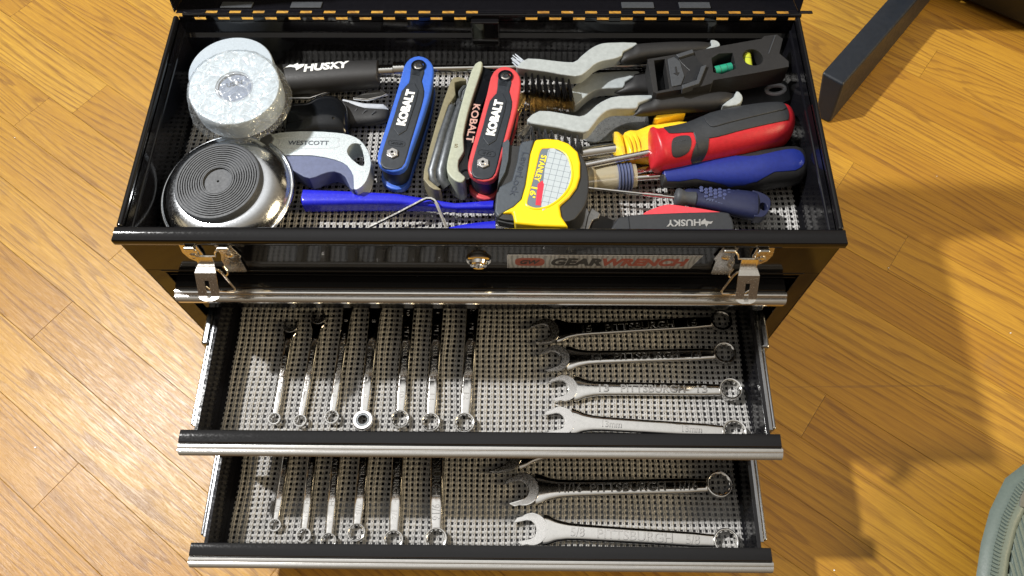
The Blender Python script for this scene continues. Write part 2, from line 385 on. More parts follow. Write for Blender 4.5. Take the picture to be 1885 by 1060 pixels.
def text(s, name, m, parent, x, y, z, w, h, rz=0., ext=.02, bold=.012, shear=0., zf=None, rot=None, serif=False, align='C'):
    """lettering as a mesh, fitted into w x h cm, centred on x,y"""
    c = bpy.data.curves.new(name, 'FONT'); c.body = s; c.size = 1; c.extrude = .05; c.offset = bold; c.shear = shear; c.resolution_u = 3
    c.align_x = 'LEFT'; t = bpy.data.objects.new(name, c); col.objects.link(t)
    dg = bpy.context.evaluated_depsgraph_get(); me = bpy.data.meshes.new_from_object(t.evaluated_get(dg)); bpy.data.objects.remove(t)
    co = np.zeros(len(me.vertices)*3, np.float32); me.vertices.foreach_get('co', co); co = co.reshape(-1, 3)
    mn, mx = co.min(0), co.max(0); co = (co-(mn+mx)/2)/np.maximum(mx-mn, 1e-6)*np.array([w, h, 2*ext])
    ca, sa = math.cos(rz), math.sin(rz); X = co[:, 0]*ca-co[:, 1]*sa+x; Y = co[:, 0]*sa+co[:, 1]*ca+y; Z = co[:, 2]+z
    if zf: Z = Z+np.array([zf(a, b_) for a, b_ in zip(X, Y)])
    me.vertices.foreach_set('co', (np.stack([X, Y, Z], 1)*S).astype(np.float32).ravel()); me.materials.clear(); me.materials.append(M[m]); me.update()
    o = bpy.data.objects.new(name, me); col.objects.link(o); o.parent = parent
    if rot: o.rotation_euler = rot
    return o
def thing(name, label, cat, loc=(0, 0, 0), rz=0., group=None, tilt=None):
    o = bpy.data.objects.new(name, None); o.empty_display_size = .01; col.objects.link(o)
    o.location = Vector(loc)*S; o.rotation_euler = (tilt[0] if tilt else 0, tilt[1] if tilt else 0, rz); o['label'] = label; o['category'] = cat
    if group: o['group'] = group
    return o
def circ(x, y, r, n=24, r2=None, a0=0.): return [(x+r*math.cos(a0+2*math.pi*i/n), y+(r2 or r)*math.sin(a0+2*math.pi*i/n)) for i in range(n)]
def rrect(x0, x1, y0, y1, r, n=4):
    out = []
    for cx, cy, a in ((x1-r, y1-r, 0), (x0+r, y1-r, 90), (x0+r, y0+r, 180), (x1-r, y0+r, 270)):
        for i in range(n+1): t = R(a+90*i/n); out.append((cx+r*math.cos(t), cy+r*math.sin(t)))
    return out
D = {
'roll': {"o":[6.46,13.43],"r":0.2,"L":3.48},
'roll2': {"o":[4.93,17.02],"r":0.2,"L":3.37},
'dish': {"o":[5.36,6.11],"r":0.2,"L":5.72},
'husky': {"o":[8.12,17.9],"r":3.3,"L":8.63,"body":[[-0.44,1.23],[2.15,1.27],[5.91,1.37],[8.59,1.34],[8.8,-1.08],[6.03,-1.23],[2.34,-1.5],[-0.19,-1.59]],"knob":[[8.63,0.24],[10.73,0.49]],"end":[[10.73,0.49],[32.0,-0.2]],"txt":[[0.79,0.55],[6.3,1.04],[6.44,-0.05]]},
'cap': {"o":[9.56,13.82],"r":0.2,"L":5.08,"body":[[-0.33,1.26],[1.42,1.65],[2.44,2.19],[3.45,2.25],[4.28,1.84],[4.82,1.06],[5.09,-0.1],[5.14,-1.24],[4.88,-1.75],[0.08,-1.75]]},
'grip': {"o":[12.44,15.83],"r":-6.2,"L":5.29,"body":[[-0.43,0.46],[1.29,0.7],[3.13,0.4],[4.86,0.55],[5.37,0.01],[5.22,-0.89],[3.51,-1.48],[0.12,-1.96]],"j1":[[-3.43,0.12],[-1.73,0.47],[-0.96,1.31],[-0.38,1.68],[1.72,2.1],[1.94,1.76],[0.51,1.32],[-0.5,0.75],[-1.49,0.14],[-3.38,-0.09]],"j2":[[2.1,0.62],[2.95,1.24],[4.29,1.81],[5.06,1.37],[4.61,1.02],[3.42,0.53],[2.22,0.53]]},
'west': {"o":[8.64,10.69],"r":-6.1,"L":8.36,"metal":[[-0.09,0.34],[0.18,0.82],[1.27,1.16],[3.18,1.43],[5.12,1.51],[6.32,1.41],[7.28,1.0],[8.11,0.08],[8.62,-1.13],[8.64,-2.36],[8.49,-3.05],[8.14,-3.58],[7.77,-3.64],[7.49,-2.5],[6.79,-1.56],[5.7,-1.11],[3.73,-0.89],[1.18,-1.15],[0.59,-0.75]],"hole":[[6.46,0.02],[6.7,0.56],[7.31,0.62],[7.75,-0.07],[8.11,-1.18],[7.98,-1.47],[7.47,-1.25],[6.64,-0.55]],"rubber":[[1.15,-1.03],[3.69,-0.75],[5.66,-0.95],[6.83,-1.44],[7.53,-2.49],[7.8,-3.62],[7.41,-3.55],[6.79,-2.57],[5.84,-2.16],[4.88,-2.56],[4.04,-3.04],[3.0,-2.66],[2.08,-2.08]],"knob":[[-0.2,0.03]],"txt":[[1.65,0.07],[4.68,0.4]],"panel":[[1.04,0.54],[5.23,1.0],[5.56,0.62],[5.45,0.02],[1.28,-0.45],[0.97,0.04]]},
'arms': {"o":[11.92,6.07],"r":-3.4,"L":15.07,"a1":[[-0.46,0.7],[3.77,0.77],[7.35,0.76],[9.86,0.53],[11.93,0.33],[15.01,0.72],[15.07,-0.05],[11.98,-0.2],[9.94,-0.18],[7.47,-0.2],[3.97,-0.43],[-0.17,-0.78]]},
'arms2': {"o":[22.8,3.6],"r":6.7,"L":4.03,"a2":[[-0.52,-0.04],[1.64,0.27],[4.07,0.35],[7.68,0.2],[8.0,-0.75],[3.96,-0.79],[-0.55,-0.48]]},
'allen': {"o":[17.03,4.0],"r":18.3,"L":5.29,"path":[[0.0,0.0],[2.43,0.11],[4.81,0.13],[5.3,0.04],[5.6,-0.41],[5.78,-2.23]]},
'blue': {"o":[18.87,9.15],"r":80.6,"L":9.1,"plate":[[10.28,0.27],[10.09,-0.56],[9.41,-1.18],[8.57,-1.42],[7.25,-1.55],[5.81,-1.61],[2.9,-1.53],[0.49,-1.39],[-0.87,-1.35],[-1.53,-0.86],[-1.59,0.08],[-1.15,0.84],[-0.43,1.15],[0.64,1.22],[3.46,1.19],[7.26,1.19],[8.9,1.24],[9.84,0.95]],"black":[[9.75,0.15],[9.28,-0.4],[8.44,-0.67],[7.57,-0.67],[6.57,-1.1],[5.12,-1.23],[1.34,-1.19],[-0.72,-1.18],[-1.4,-0.75],[-1.52,0.18],[-1.04,0.74],[0.7,0.86],[3.53,0.79],[6.26,0.78],[7.18,0.4],[8.25,0.52],[9.23,0.58]],"lab":[[7.0,0.45],[7.26,-0.09],[6.49,-0.61],[5.45,-0.69],[2.34,-0.59],[1.75,-0.06],[2.36,0.5],[3.15,0.61]],"bot":[[-1.72,-0.32],[-1.17,1.08]]},
'red': {"o":[26.09,7.86],"r":79.3,"L":8.83},
'beige': {"o":[24.2,7.1],"r":82.8,"L":11.81,"pl":[[11.8,0.33],[11.74,-0.07],[10.47,-0.07],[8.45,0.13],[6.34,0.3],[3.99,0.3],[2.51,-0.01],[1.58,0.26],[0.57,0.09],[0.08,-0.53],[-0.46,-0.32],[-0.33,0.31],[0.31,0.97],[1.17,1.16],[2.36,1.15],[6.24,1.05],[10.7,0.75]],"face":[[11.74,-0.07],[11.18,-1.02],[8.92,-0.96],[6.92,-0.5],[3.49,-0.47],[2.26,-0.37],[0.41,-0.85],[0.03,-0.24],[0.71,0.24],[1.43,0.36],[2.5,0.05],[3.84,0.34],[6.84,0.12],[9.47,-0.1]],"pl2":[[10.43,2.15],[10.45,1.37],[10.15,1.12],[9.86,2.05],[8.57,1.76],[7.54,2.11],[6.24,2.27],[0.69,2.58],[-0.29,2.21],[-0.89,1.31],[-0.97,1.9],[-0.35,2.69],[0.64,2.99],[5.54,2.84],[9.63,2.47]],"k1":[[7.41,1.89],[4.38,2.13],[0.72,2.33]],"k2":[[7.83,1.19],[4.46,1.5],[0.81,1.62]]},
'tape': {"o":[29.56,3.62],"r":76.4,"L":5.25,"yellow":[[6.25,0.88],[6.57,0.06],[6.77,-0.85],[6.58,-1.85],[5.92,-2.76],[4.87,-3.17],[3.23,-3.45],[2.1,-3.36],[0.51,-2.79],[-0.31,-3.12],[-1.15,-3.47],[-1.57,-1.21],[-2.21,0.68],[-0.91,1.12],[-1.11,1.95],[-0.22,1.03],[0.57,0.6],[1.86,0.61],[4.82,0.94]],"black":[[5.23,3.41],[5.69,3.0],[5.39,2.76],[5.54,1.98],[5.76,1.88],[6.25,0.88],[6.77,-0.85],[6.58,-1.85],[5.87,-2.93],[5.15,-3.58],[4.14,-4.06],[2.56,-4.46],[1.3,-4.52],[-0.24,-4.09],[-1.14,-3.52],[-1.62,-1.22],[-2.21,0.68],[-2.37,2.0],[-0.95,2.42],[0.61,2.71],[2.49,2.65],[3.59,2.82]],"label":[[5.13,0.29],[5.49,-0.19],[5.63,-0.95],[5.29,-1.74],[4.47,-2.31],[3.41,-2.65],[2.29,-2.63],[1.18,-2.19],[0.34,-1.52],[-0.1,-0.71],[-0.03,-0.01],[0.31,0.19],[1.22,0.22],[3.26,0.24]],"grid":[[5.39,-0.2],[5.58,-0.96],[5.25,-1.75],[4.46,-2.28],[3.4,-2.62],[2.28,-2.6],[1.22,-2.14],[0.4,-1.51],[0.04,-0.91]],"step":[[5.39,2.76],[5.54,1.98],[3.85,1.73],[2.06,1.68],[1.28,2.57],[2.56,2.36],[3.7,2.37]],"t1":[[4.62,0.17],[0.17,0.04]],"t2":[[4.64,1.28],[0.63,1.47]]},
'brusha': {"o":[28.96,17.69],"r":7.6,"L":16.77,"grey":[[-0.21,0.03],[0.71,0.67],[2.67,0.18],[4.38,-0.23],[5.08,0.26],[6.0,0.99],[6.8,1.4],[7.71,1.5],[10.0,1.2],[9.77,0.8],[8.75,0.35],[8.58,-0.09],[7.73,-0.35],[6.82,-0.46],[6.06,-0.79],[5.24,-1.48],[4.31,-1.77],[1.98,-0.94],[-0.22,-0.26]],"grip":[[8.75,0.35],[9.77,0.8],[10.02,1.17],[13.2,0.99],[16.29,0.65],[16.65,0.25],[15.61,-0.31],[13.27,-0.36],[10.76,-0.33],[8.52,-0.49]],"tip":[[16.29,0.65],[16.81,0.52],[16.98,-0.03],[16.43,-0.24],[15.46,-0.34],[16.24,0.07]],"bris":[[0.1,-0.54],[4.04,-1.82]],"bris2":[[0.07,-2.8],[3.59,-3.6]],"tuft":[[0.02,0.12],[-0.33,0.96]]},
'brushb': {"o":[31.63,16.0],"r":13.8,"L":8.7,"grey":[[-1.96,0.94],[0.08,0.33],[1.74,0.33],[2.68,1.1],[3.71,1.45],[4.84,1.48],[7.88,0.87],[7.51,0.41],[6.44,-0.04],[6.1,-0.59],[4.68,-0.34],[3.57,-0.35],[2.6,-0.85],[1.51,-1.51],[1.32,-0.55],[-1.79,0.16]],"grip":[[6.23,-0.11],[7.5,0.35],[7.87,0.82],[15.79,-0.27],[14.99,-2.46],[6.0,-0.87]]},
'brushc': {"o":[29.82,11.98],"r":7.4,"L":16.92,"grey":[[-0.28,0.04],[0.78,0.75],[2.42,0.33],[3.87,-0.19],[4.59,0.06],[5.37,0.71],[6.32,1.23],[7.39,1.42],[10.11,1.18],[10.03,0.83],[8.84,0.48],[8.58,-0.02],[6.99,0.14],[6.11,-0.02],[5.32,-0.67],[4.69,-1.42],[3.93,-1.89],[2.04,-1.13],[-0.05,-0.41]],"grip":[[8.58,-0.02],[8.93,0.47],[10.12,0.82],[10.18,1.17],[12.17,1.15],[16.94,0.76],[16.64,0.26],[15.52,-0.46],[11.86,-0.32],[8.54,-0.34]],"tip":[[16.94,0.76],[17.26,0.28],[17.17,-0.28],[16.58,-0.71],[15.41,-0.56],[16.53,0.16]],"bris":[[-0.22,-0.44],[3.76,-1.93]]},
'level': {"o":[39.67,15.72],"r":12.8,"L":11.09,"body":[[0.13,1.76],[2.01,1.72],[3.97,1.68],[6.6,1.71],[9.87,1.66],[10.2,1.89],[11.29,1.8],[11.56,1.23],[10.69,-0.22],[11.1,-1.21],[10.89,-1.76],[7.75,-1.74],[4.59,-1.66],[4.33,-1.95],[3.2,-2.08],[1.32,-1.94],[-0.2,-1.93],[-0.43,-1.65],[-0.09,0.22]],"w1":[[5.2,0.62],[5.95,0.95],[7.06,0.75],[6.78,-0.93],[5.44,-1.22],[4.84,-0.89]],"w2":[[8.47,-0.11],[9.27,-0.29]],"rec":[[0.6,1.5],[1.5,1.45],[0.9,-1.7],[-0.06,-1.7]],"plate":[[1.68,1.31],[2.27,1.43],[2.58,0.81],[2.45,-0.74],[1.89,-1.59],[1.13,-1.59]],"br":[[2.4,1.45],[3.89,1.67],[3.88,1.27],[2.55,1.07]],"chev":[[2.55,1.07],[3.88,1.27],[4.33,-0.08],[3.95,-0.29],[3.18,-1.44],[2.03,-1.53],[3.02,-0.29],[2.63,0.69]],"br2":[[3.95,-0.29],[4.5,-0.17],[3.4,-1.74],[3.2,-1.98],[1.78,-2.19],[1.87,-1.78],[3.15,-1.54]],"v1":[[5.28,-0.2],[6.76,-0.13]],"v2":[[8.43,0.9],[7.88,-1.18]],"line":[[11.24,1.76],[9.83,-0.07]],"arrow":[[2.05,0.33],[1.9,-0.62]]},
'redsd': {"o":[39.18,9.79],"r":14.2,"L":12.19,"shaft":[[-5.12,0.14],[0.04,-0.11]],"prof":[[0.55,1.69],[1.13,1.58],[3.42,1.55],[5.5,1.9],[8.38,1.94],[11.53,1.66],[12.45,1.26],[12.33,-0.25],[11.46,-1.54],[10.0,-2.05],[6.82,-2.09],[4.1,-1.95],[2.18,-1.97],[0.01,-1.79],[-0.2,-1.12]],"black":[[1.64,1.25],[3.35,1.39],[5.48,1.86],[8.36,1.88],[11.59,1.6],[11.63,1.02],[11.14,-0.38],[10.61,-0.58],[7.4,-0.62],[4.47,-0.67],[3.93,-1.91],[2.98,-1.92],[3.58,-0.09],[1.73,0.22],[1.53,0.42]],"pad":[[1.7,-0.36],[2.99,-0.43],[2.68,-1.54],[1.35,-1.61]],"pan":[[4.95,1.38],[7.41,1.74],[11.18,1.24],[11.26,0.78],[10.97,0.09],[6.14,-0.21],[4.78,-0.08]]},
'yellow': {"o":[36.5,10.99],"r":13.4,"L":5.53,"col":[[0.32,1.12],[0.74,1.06],[1.12,0.81],[0.58,-1.94],[0.26,-2.12],[-0.18,-1.93]],"shaft":[[-2.52,-0.16],[0.07,-0.34]],"body":[[1.12,0.81],[2.19,0.78],[3.34,1.02],[3.85,0.94],[7.44,0.33],[6.35,-2.87],[2.65,-2.32],[1.38,-1.91],[0.58,-1.94]],"fin":[[3.6,1.0],[4.2,1.48],[6.3,1.52],[6.37,0.9],[5.09,0.88],[3.81,0.8]]},
'putty': {"o":[38.6,13.48],"r":13.0,"L":13.5,"blade":[[-4.53,-0.41],[-4.19,-0.81],[-2.27,-0.99],[0.43,-0.98],[1.2,0.85],[-0.57,1.81],[-2.84,1.54],[-4.71,0.62]],"hand":[[1.2,0.97],[4.08,1.34],[9.9,1.41],[11.62,1.48],[13.44,1.3],[13.9,0.49],[13.59,-0.64],[12.2,-0.96],[7.17,-0.5],[0.9,-0.65]],"ring":[[12.4,0.55]]},
'clear': {"o":[34.7,8.05],"r":5.7,"L":3.44,"rest":[[5.35,0.46],[9.45,0.85]]},
'bluesd': {"o":[40.25,7.91],"r":5.3,"L":11.56,"shaft":[[-2.16,0.29],[0.03,0.24]],"prof":[[0.09,0.8],[0.5,1.01],[3.28,1.24],[6.78,1.55],[8.38,1.76],[11.14,1.77],[11.81,1.0],[11.71,-0.21],[11.07,-1.27],[9.49,-1.53],[6.93,-1.64],[2.85,-1.01],[0.19,-0.85],[-0.1,-0.59]]},
'navysd': {"o":[41.3,6.07],"r":-6.7,"L":7.21,"shaft":[[-6.58,0.18],[-2.49,0.13]],"knurl":[[-2.49,0.13],[-1.07,0.07]],"prof":[[0.63,0.87],[1.96,1.07],[4.27,1.28],[5.91,1.28],[7.06,0.86],[7.29,0.11],[6.95,-0.81],[6.38,-1.16],[5.09,-1.03],[3.79,-0.8],[1.99,-0.54],[0.67,-0.35]],"hole":[[6.71,-0.16]]},
'huskyk': {"o":[36.49,3.59],"r":2.1,"L":9.02,"body":[[0.06,0.38],[0.54,0.55],[2.11,0.75],[8.15,0.78],[8.83,0.39],[8.98,-0.19],[8.85,-1.11],[7.72,-1.63],[-0.09,-1.39]],"red":[[2.03,0.75],[2.9,1.23],[3.91,1.57],[4.89,1.5],[8.15,0.78],[7.96,0.56],[7.21,0.51],[2.98,0.53]],"txt":[[6.8,-0.12],[3.89,-0.02]]},
'jaws': {"o":[34.2,4.63],"r":0.0,"L":1.25,"j":[[0.45,0.86],[1.16,0.31],[0.98,-0.18],[0.51,-0.36],[0.17,-1.21],[-0.15,-1.21],[0.1,0.0]],"blk":[[1.16,0.31],[2.49,-0.29],[2.38,-1.44],[0.16,-1.45],[0.51,-0.36]]},
'wr': {"v6":[8.25,-8.64,0.52,8.5,88.6],"v7":[10.46,-8.8,0.54,9.53,87.5],"v8":[13.1,-8.45,0.61,11.35,88.2],"r8":[15.79,-8.73,0.88,11.81,89.3],"v10":[18.9,-8.59,0.79,12.74,89.8],"v11":[21.52,-8.86,0.81,13.38,89.6],"v12":[24.39,-8.89,0.87,13.8,88.0],"h15":[46.99,0.59,0.97,15.63,-176.1],"h14":[46.98,-2.48,0.99,14.74,-177.8],"h13":[47.11,-5.8,0.97,14.26,179.8],"m13":[47.01,-9.49,1.0,14.52,176.8],"w14":[7.65,-16.43,0.55,7.94,88.6],"w516":[10.29,-17.28,0.65,9.62,91.0],"w38":[12.5,-17.73,0.69,10.74,91.1],"w716":[14.87,-16.99,0.78,11.18,89.7],"w12":[18.16,-17.61,0.86,12.32,91.3],"w916":[21.85,-17.5,0.97,13.09,92.4],"s1116":[46.8,-12.65,1.18,17.4,-178.3],"s58":[46.88,-17.49,1.11,16.73,176.9],"s34":[47.1,-7.37,1.35,19.61,-172.3]},
'bar': [[74.72,47.99],[64.71,36.3],[66.95,34.49],[80.13,48.0],[67.04,33.0],[65.42,34.08]],
'bin': [[71.24,-11.72],[69.36,-12.86],[67.41,-15.51],[66.01,-18.07],[65.04,-20.53]],
'tr': [[88.21,53.18],[94.85,48.54]]}

# ================= FLOOR =================
floor = bpy.data.objects.new('floor', None); col.objects.link(floor); floor['kind'] = 'structure'; floor.rotation_euler = (0, 0, R(-36))
def board(u0, u1, v0, w):
    mb = MB(); g = .014; c = .024; hl = (u1-u0)/2; hw = w/2
    a = [(-hl+g, -hw+g), (hl-g, -hw+g), (hl-g, hw-g), (-hl+g, hw-g)]; b_ = [(-hl+g+c, -hw+g+c), (hl-g-c, -hw+g+c), (hl-g-c, hw-g-c), (-hl+g+c, hw-g-c)]
    mb.add([(x, y, -1) for x, y in a]+[(x, y, -c*.6) for x, y in a]+[(x, y, 0) for x, y in b_],
           [(0, 1, 5, 4), (1, 2, 6, 5), (2, 3, 7, 6), (3, 0, 4, 7), (4, 5, 9, 8), (5, 6, 10, 9), (6, 7, 11, 10), (7, 4, 8, 11), (8, 9, 10, 11)])
    mb.build('floorboard', 'oak', floor, ((u0+u1)/2, v0+w/2, random.uniform(-.012, .0)), smooth=0)
fixed = {0: [-22.2], 1: [-46.7], 5: [50.2], 10: [39.8], -1: [-60., 20.], 4: [-70, -20., 92.]}
BW = 5.66
for k in range(-16, 22):
    v0 = 6.0+BW*(k-1); u = -100+random.uniform(-25, 0); cuts = [u]
    fx = fixed.get(k, [])
    while u < 150:
        u += random.uniform(38, 95); cuts.append(u)
    for f in fx: cuts = [q for q in cuts if abs(q-f) > 34]+[f]
    cuts.sort()
    for a, b_ in zip(cuts, cuts[1:]): board(a, b_, v0, BW)
MB().box(-130, 240, -110, 140, -1.6, -1.05).build('subfloor', 'subfloor', floor, smooth=0)
# crumbs on the floor
cr = MB()
for (x, y) in ((81.6, 5.2), (58.6, -19.), (-33.5, 30.5), (63., 20.), (84, 7), (70.2, 13.), (78.4, 25.3), (-14, 28), (57, -24), (-20, -8)):
    r = random.uniform(.06, .16); a = random.random()*6
    cr.prism([(x+r*math.cos(a+t)*random.uniform(.5, 1.2), y+r*math.sin(a+t)*.6) for t in (0, 1.1, 2.3, 3.6, 5.)], .0, .07)
o = cr.build('crumbs', 'white', smooth=0); o['kind'] = 'stuff'; o['label'] = 'tiny pale crumbs scattered on the oak floor'; o['category'] = 'crumbs'

# ================= TOOLBOX =================
H = 29.0; DP = 21.4; W = 52.0
box = thing('toolbox', 'glossy black steel toolbox with open lid, two drawers pulled out and silver pulls', 'toolbox')
b = MB(); T = .12
# side walls, back wall, bottom, tray floor, inner front and back walls
b.box(0, T, .0, DP, .4, H-.25); b.box(W-T, W, .0, DP, .4, H-.25)
b.box(T, W-T, DP-T, DP, .4, H-.45); b.box(T, W-T, T, DP-T, .4, .6)
b.box(T, W-T, .0, T, .4, 3.6)                       # base strip below the bottom drawer
b.box(T, 1.5, .0, T, 3.6, 24.0); b.box(W-1.5, W-T, .0, T, 3.6, 24.0)   # front posts
b.box(T, W-T, T, DP-T, 22.9, 23.0)                   # tray floor
body = b.build('cabinet', 'paint', box, bevel=.05)
b = MB(); b.box(.0, W, -.0, .10, 24.0, 28.35); b.build('front_panel', 'paint', box, bevel=.04)
# raised step under the front panel
b = MB(); b.box(1.2, W-1.2, -.06, .22, 23.72, 24.0); b.build('front_lip', 'paint', box, bevel=.08, seg=3)
# rim: folded ledge
b = MB()
def ledge(mb, p):                                   # profile (y,z) swept along x
    n = len(p); mb.add([(-.14, y, z) for y, z in p]+[(W+.14, y, z) for y, z in p],
        [(i, (i+1) % n, n+(i+1) % n, n+i) for i in range(n)]+[tuple(range(n)), tuple(range(2*n-1, n-1, -1))])
ledge(b, [(.95, 28.0), (.95, 28.95), (.80, 29.05), (.45, 29.0), (.20, 28.98), (.02, 29.0), (-.18, 29.02), (-.26, 28.9), (-.26, 28.42), (-.18, 28.3), (0., 28.34), (.7, 28.6), (.75, 28.0)])
b.build('front_rim', 'paint', box, smooth=60)
b = MB(); b.box(.12, W-.12, .60, .74, 23.0, 28.2); b.build('tray_front_wall', 'paint_in', box)
for x0, x1 in ((-.14, .30), (W-.30, W+.14)): MB().box(x0, x1, .95, DP, H-.5, H+.02).build('side_rim', 'paint', box, bevel=.2, seg=4)
# inner side linings with rolled bead
for s_, x in ((1, .30), (-1, W-.30)):
    MB().box(min(x, x+s_*.02), max(x, x+s_*.02), .74, DP-.2, 23.0, H-.5).build('side_lining', 'paint_in', box)
    MB().tube([(x, .8, 27.6), (x, DP-.3, 27.6)], .14, 8).build('bead', 'paint_in', box)
# back inner wall with horizontal ridges and reinforcement
b = MB(); y = DP-.14
b.add([(.3, y-q, z) for q, z in ((0, 28.4), (0, 27.15), (.35, 26.95), (.35, 25.3), (.05, 25.05), (.05, 24.3), (.4, 23.0))]+[(W-.3, y-q, z) for q, z in ((0, 28.4), (0, 27.15), (.35, 26.95), (.35, 25.3), (.05, 25.05), (.05, 24.3), (.4, 23.0))],
      [(i, i+1, 8+i, 7+i) for i in range(6)])
b.build('back_lining', 'paint_in', box, smooth=20)
b = MB(); b.box(24.8, 27.15, DP-.75, DP-.2, 26.1, 28.9); b.build('stay_bracket', 'paint', box, bevel=.12, seg=3)
# hinge: two rows of cut-outs either side of the barrel
b = MB(); x = 1.3; zc = 29.0; yb = DP-.02; pitch = 1.985
lower = []; upper = []
i = 0
while x < W-1.0:
    if not (24.4 < x < 27.3):
        lower.append((x+.28, x+1.25)); upper.append((x+1.27, x+2.24))
    x += pitch
def strip(x0, x1, slots, y0, y1, z0, z1, nm):
    mb = MB(); cur = x0
    for a, c in slots:
        if a > cur: mb.box(cur, a, y0, y1, z0, z1)
        cur = max(cur, c)
    if cur < x1: mb.box(cur, x1, y0, y1, z0, z1)
    return mb.build(nm, 'paint', box, bevel=.03)
strip(0.3, W-.3, lower, yb-.10, yb+.02, H-.60, H-.12, 'hinge_leaf')
hb = MB(); hb.tube([(.7, yb+.02, H+.02), (W-.7, yb+.02, H+.02)], .15, 12); hb.build('hinge_pin', 'paint', box)
kn = MB(); 
for a, c in lower: kn.tube([(a+.02, yb+.02, H+.02), (c-.02, yb+.02, H+.02)], .19, 12)
kn.build('knuckle', 'paint', box)
# brass/nickel edges of the hinge knuckles catching light
# lid: opened past upright
lid = bpy.data.objects.new('lid', None); col.objects.link(lid); lid.parent = box; lid.location = Vector((0, yb+.05, H+.05))*S; lid.rotation_euler = (R(-14), 0, 0)
def lidpart(mb, nm, m='paint_in', bevel=.04): return mb.build(nm, m, lid, bevel=bevel)
mb = MB(); cur = .1
for a, c in upper:
    mb.box(cur, a, .12, .52, .0, .10); cur = c
mb.box(cur, W-.1, .12, .52, .0, .10); mb.box(.0, W, .52, 4.6, .0, .10); lidpart(mb, 'lid_back_flange')
lidpart(MB().box(-.1, W+.1, 4.5, 4.62, .1, 21.5), 'lid_top')
lidpart(MB().box(-.14, -.02, .3, 4.6, .0, 21.4), 'lid_side'); lidpart(MB().box(W+.02, W+.14, .3, 4.6, .0, 21.4), 'lid_side')
lidpart(MB().box(-.1, W+.1, .6, 4.6, 21.4, 21.5), 'lid_front_flange')
for x0, x1 in ((3.7, 6.35), (9.6, 12.2), (37.4, 40.1), (42.2, 44.8)):
    MB().box(x0, x1, .72, 1.6, .12, .24).build('lid_tab', 'rubber', lid, bevel=.04)
# lock
lk = MB(); lk.lathe([(0, .95), (.16, .95), (.24, .86), (.26, .70), (.50, .62), (.55, .52), (.50, .42), (.50, .01)], 32, 'z')
lko = lk.build('lock', 'chrome', box, (25.94, -.02, 25.95), (R(90), 0, 0))
MB().lathe([(0, .34), (.08, .30), (.08, .01)], 20).build('key_plug', 'satin', lko, (0, 0, .50)); MB().box(-.04, .04, -.2, .2, 0, .05).build('keyhole', 'blackgl', lko, (0, 0, .57))
# badge
bd = MB().prism([(0, 0), (13.75, 0), (14.3, 1.95), (0, 1.95)], 0, .05).build('badge', 'foil', box, (28.1, -.01, 24.78), (R(90), 0, 0), bevel=.02)
fr = MB(); fr.prism([(-.04, -.04), (13.78, -.04), (14.36, 2.06), (-.04, 2.06)], .0, .035); fr.build('badge_edge', 'nickel', bd)
MB().prism(rrect(.55, 2.75, .35, 1.55, .45), .05, .062).build('emblem', 'decalred', bd)
text('GW', 'lettering', 'decalblack', bd, 1.68, .95, .075, 1.5, .62, ext=.008, bold=.03, shear=.3)
text('GEAR', 'lettering', 'decalblack', bd, 5.15, .97, .062, 3.8, 1.15, ext=.01, bold=.05, shear=.22)
text('WRENCH', 'lettering', 'decalred', bd, 10.25, .97, .062, 6.4, 1.15, ext=.01, bold=.05, shear=.22)

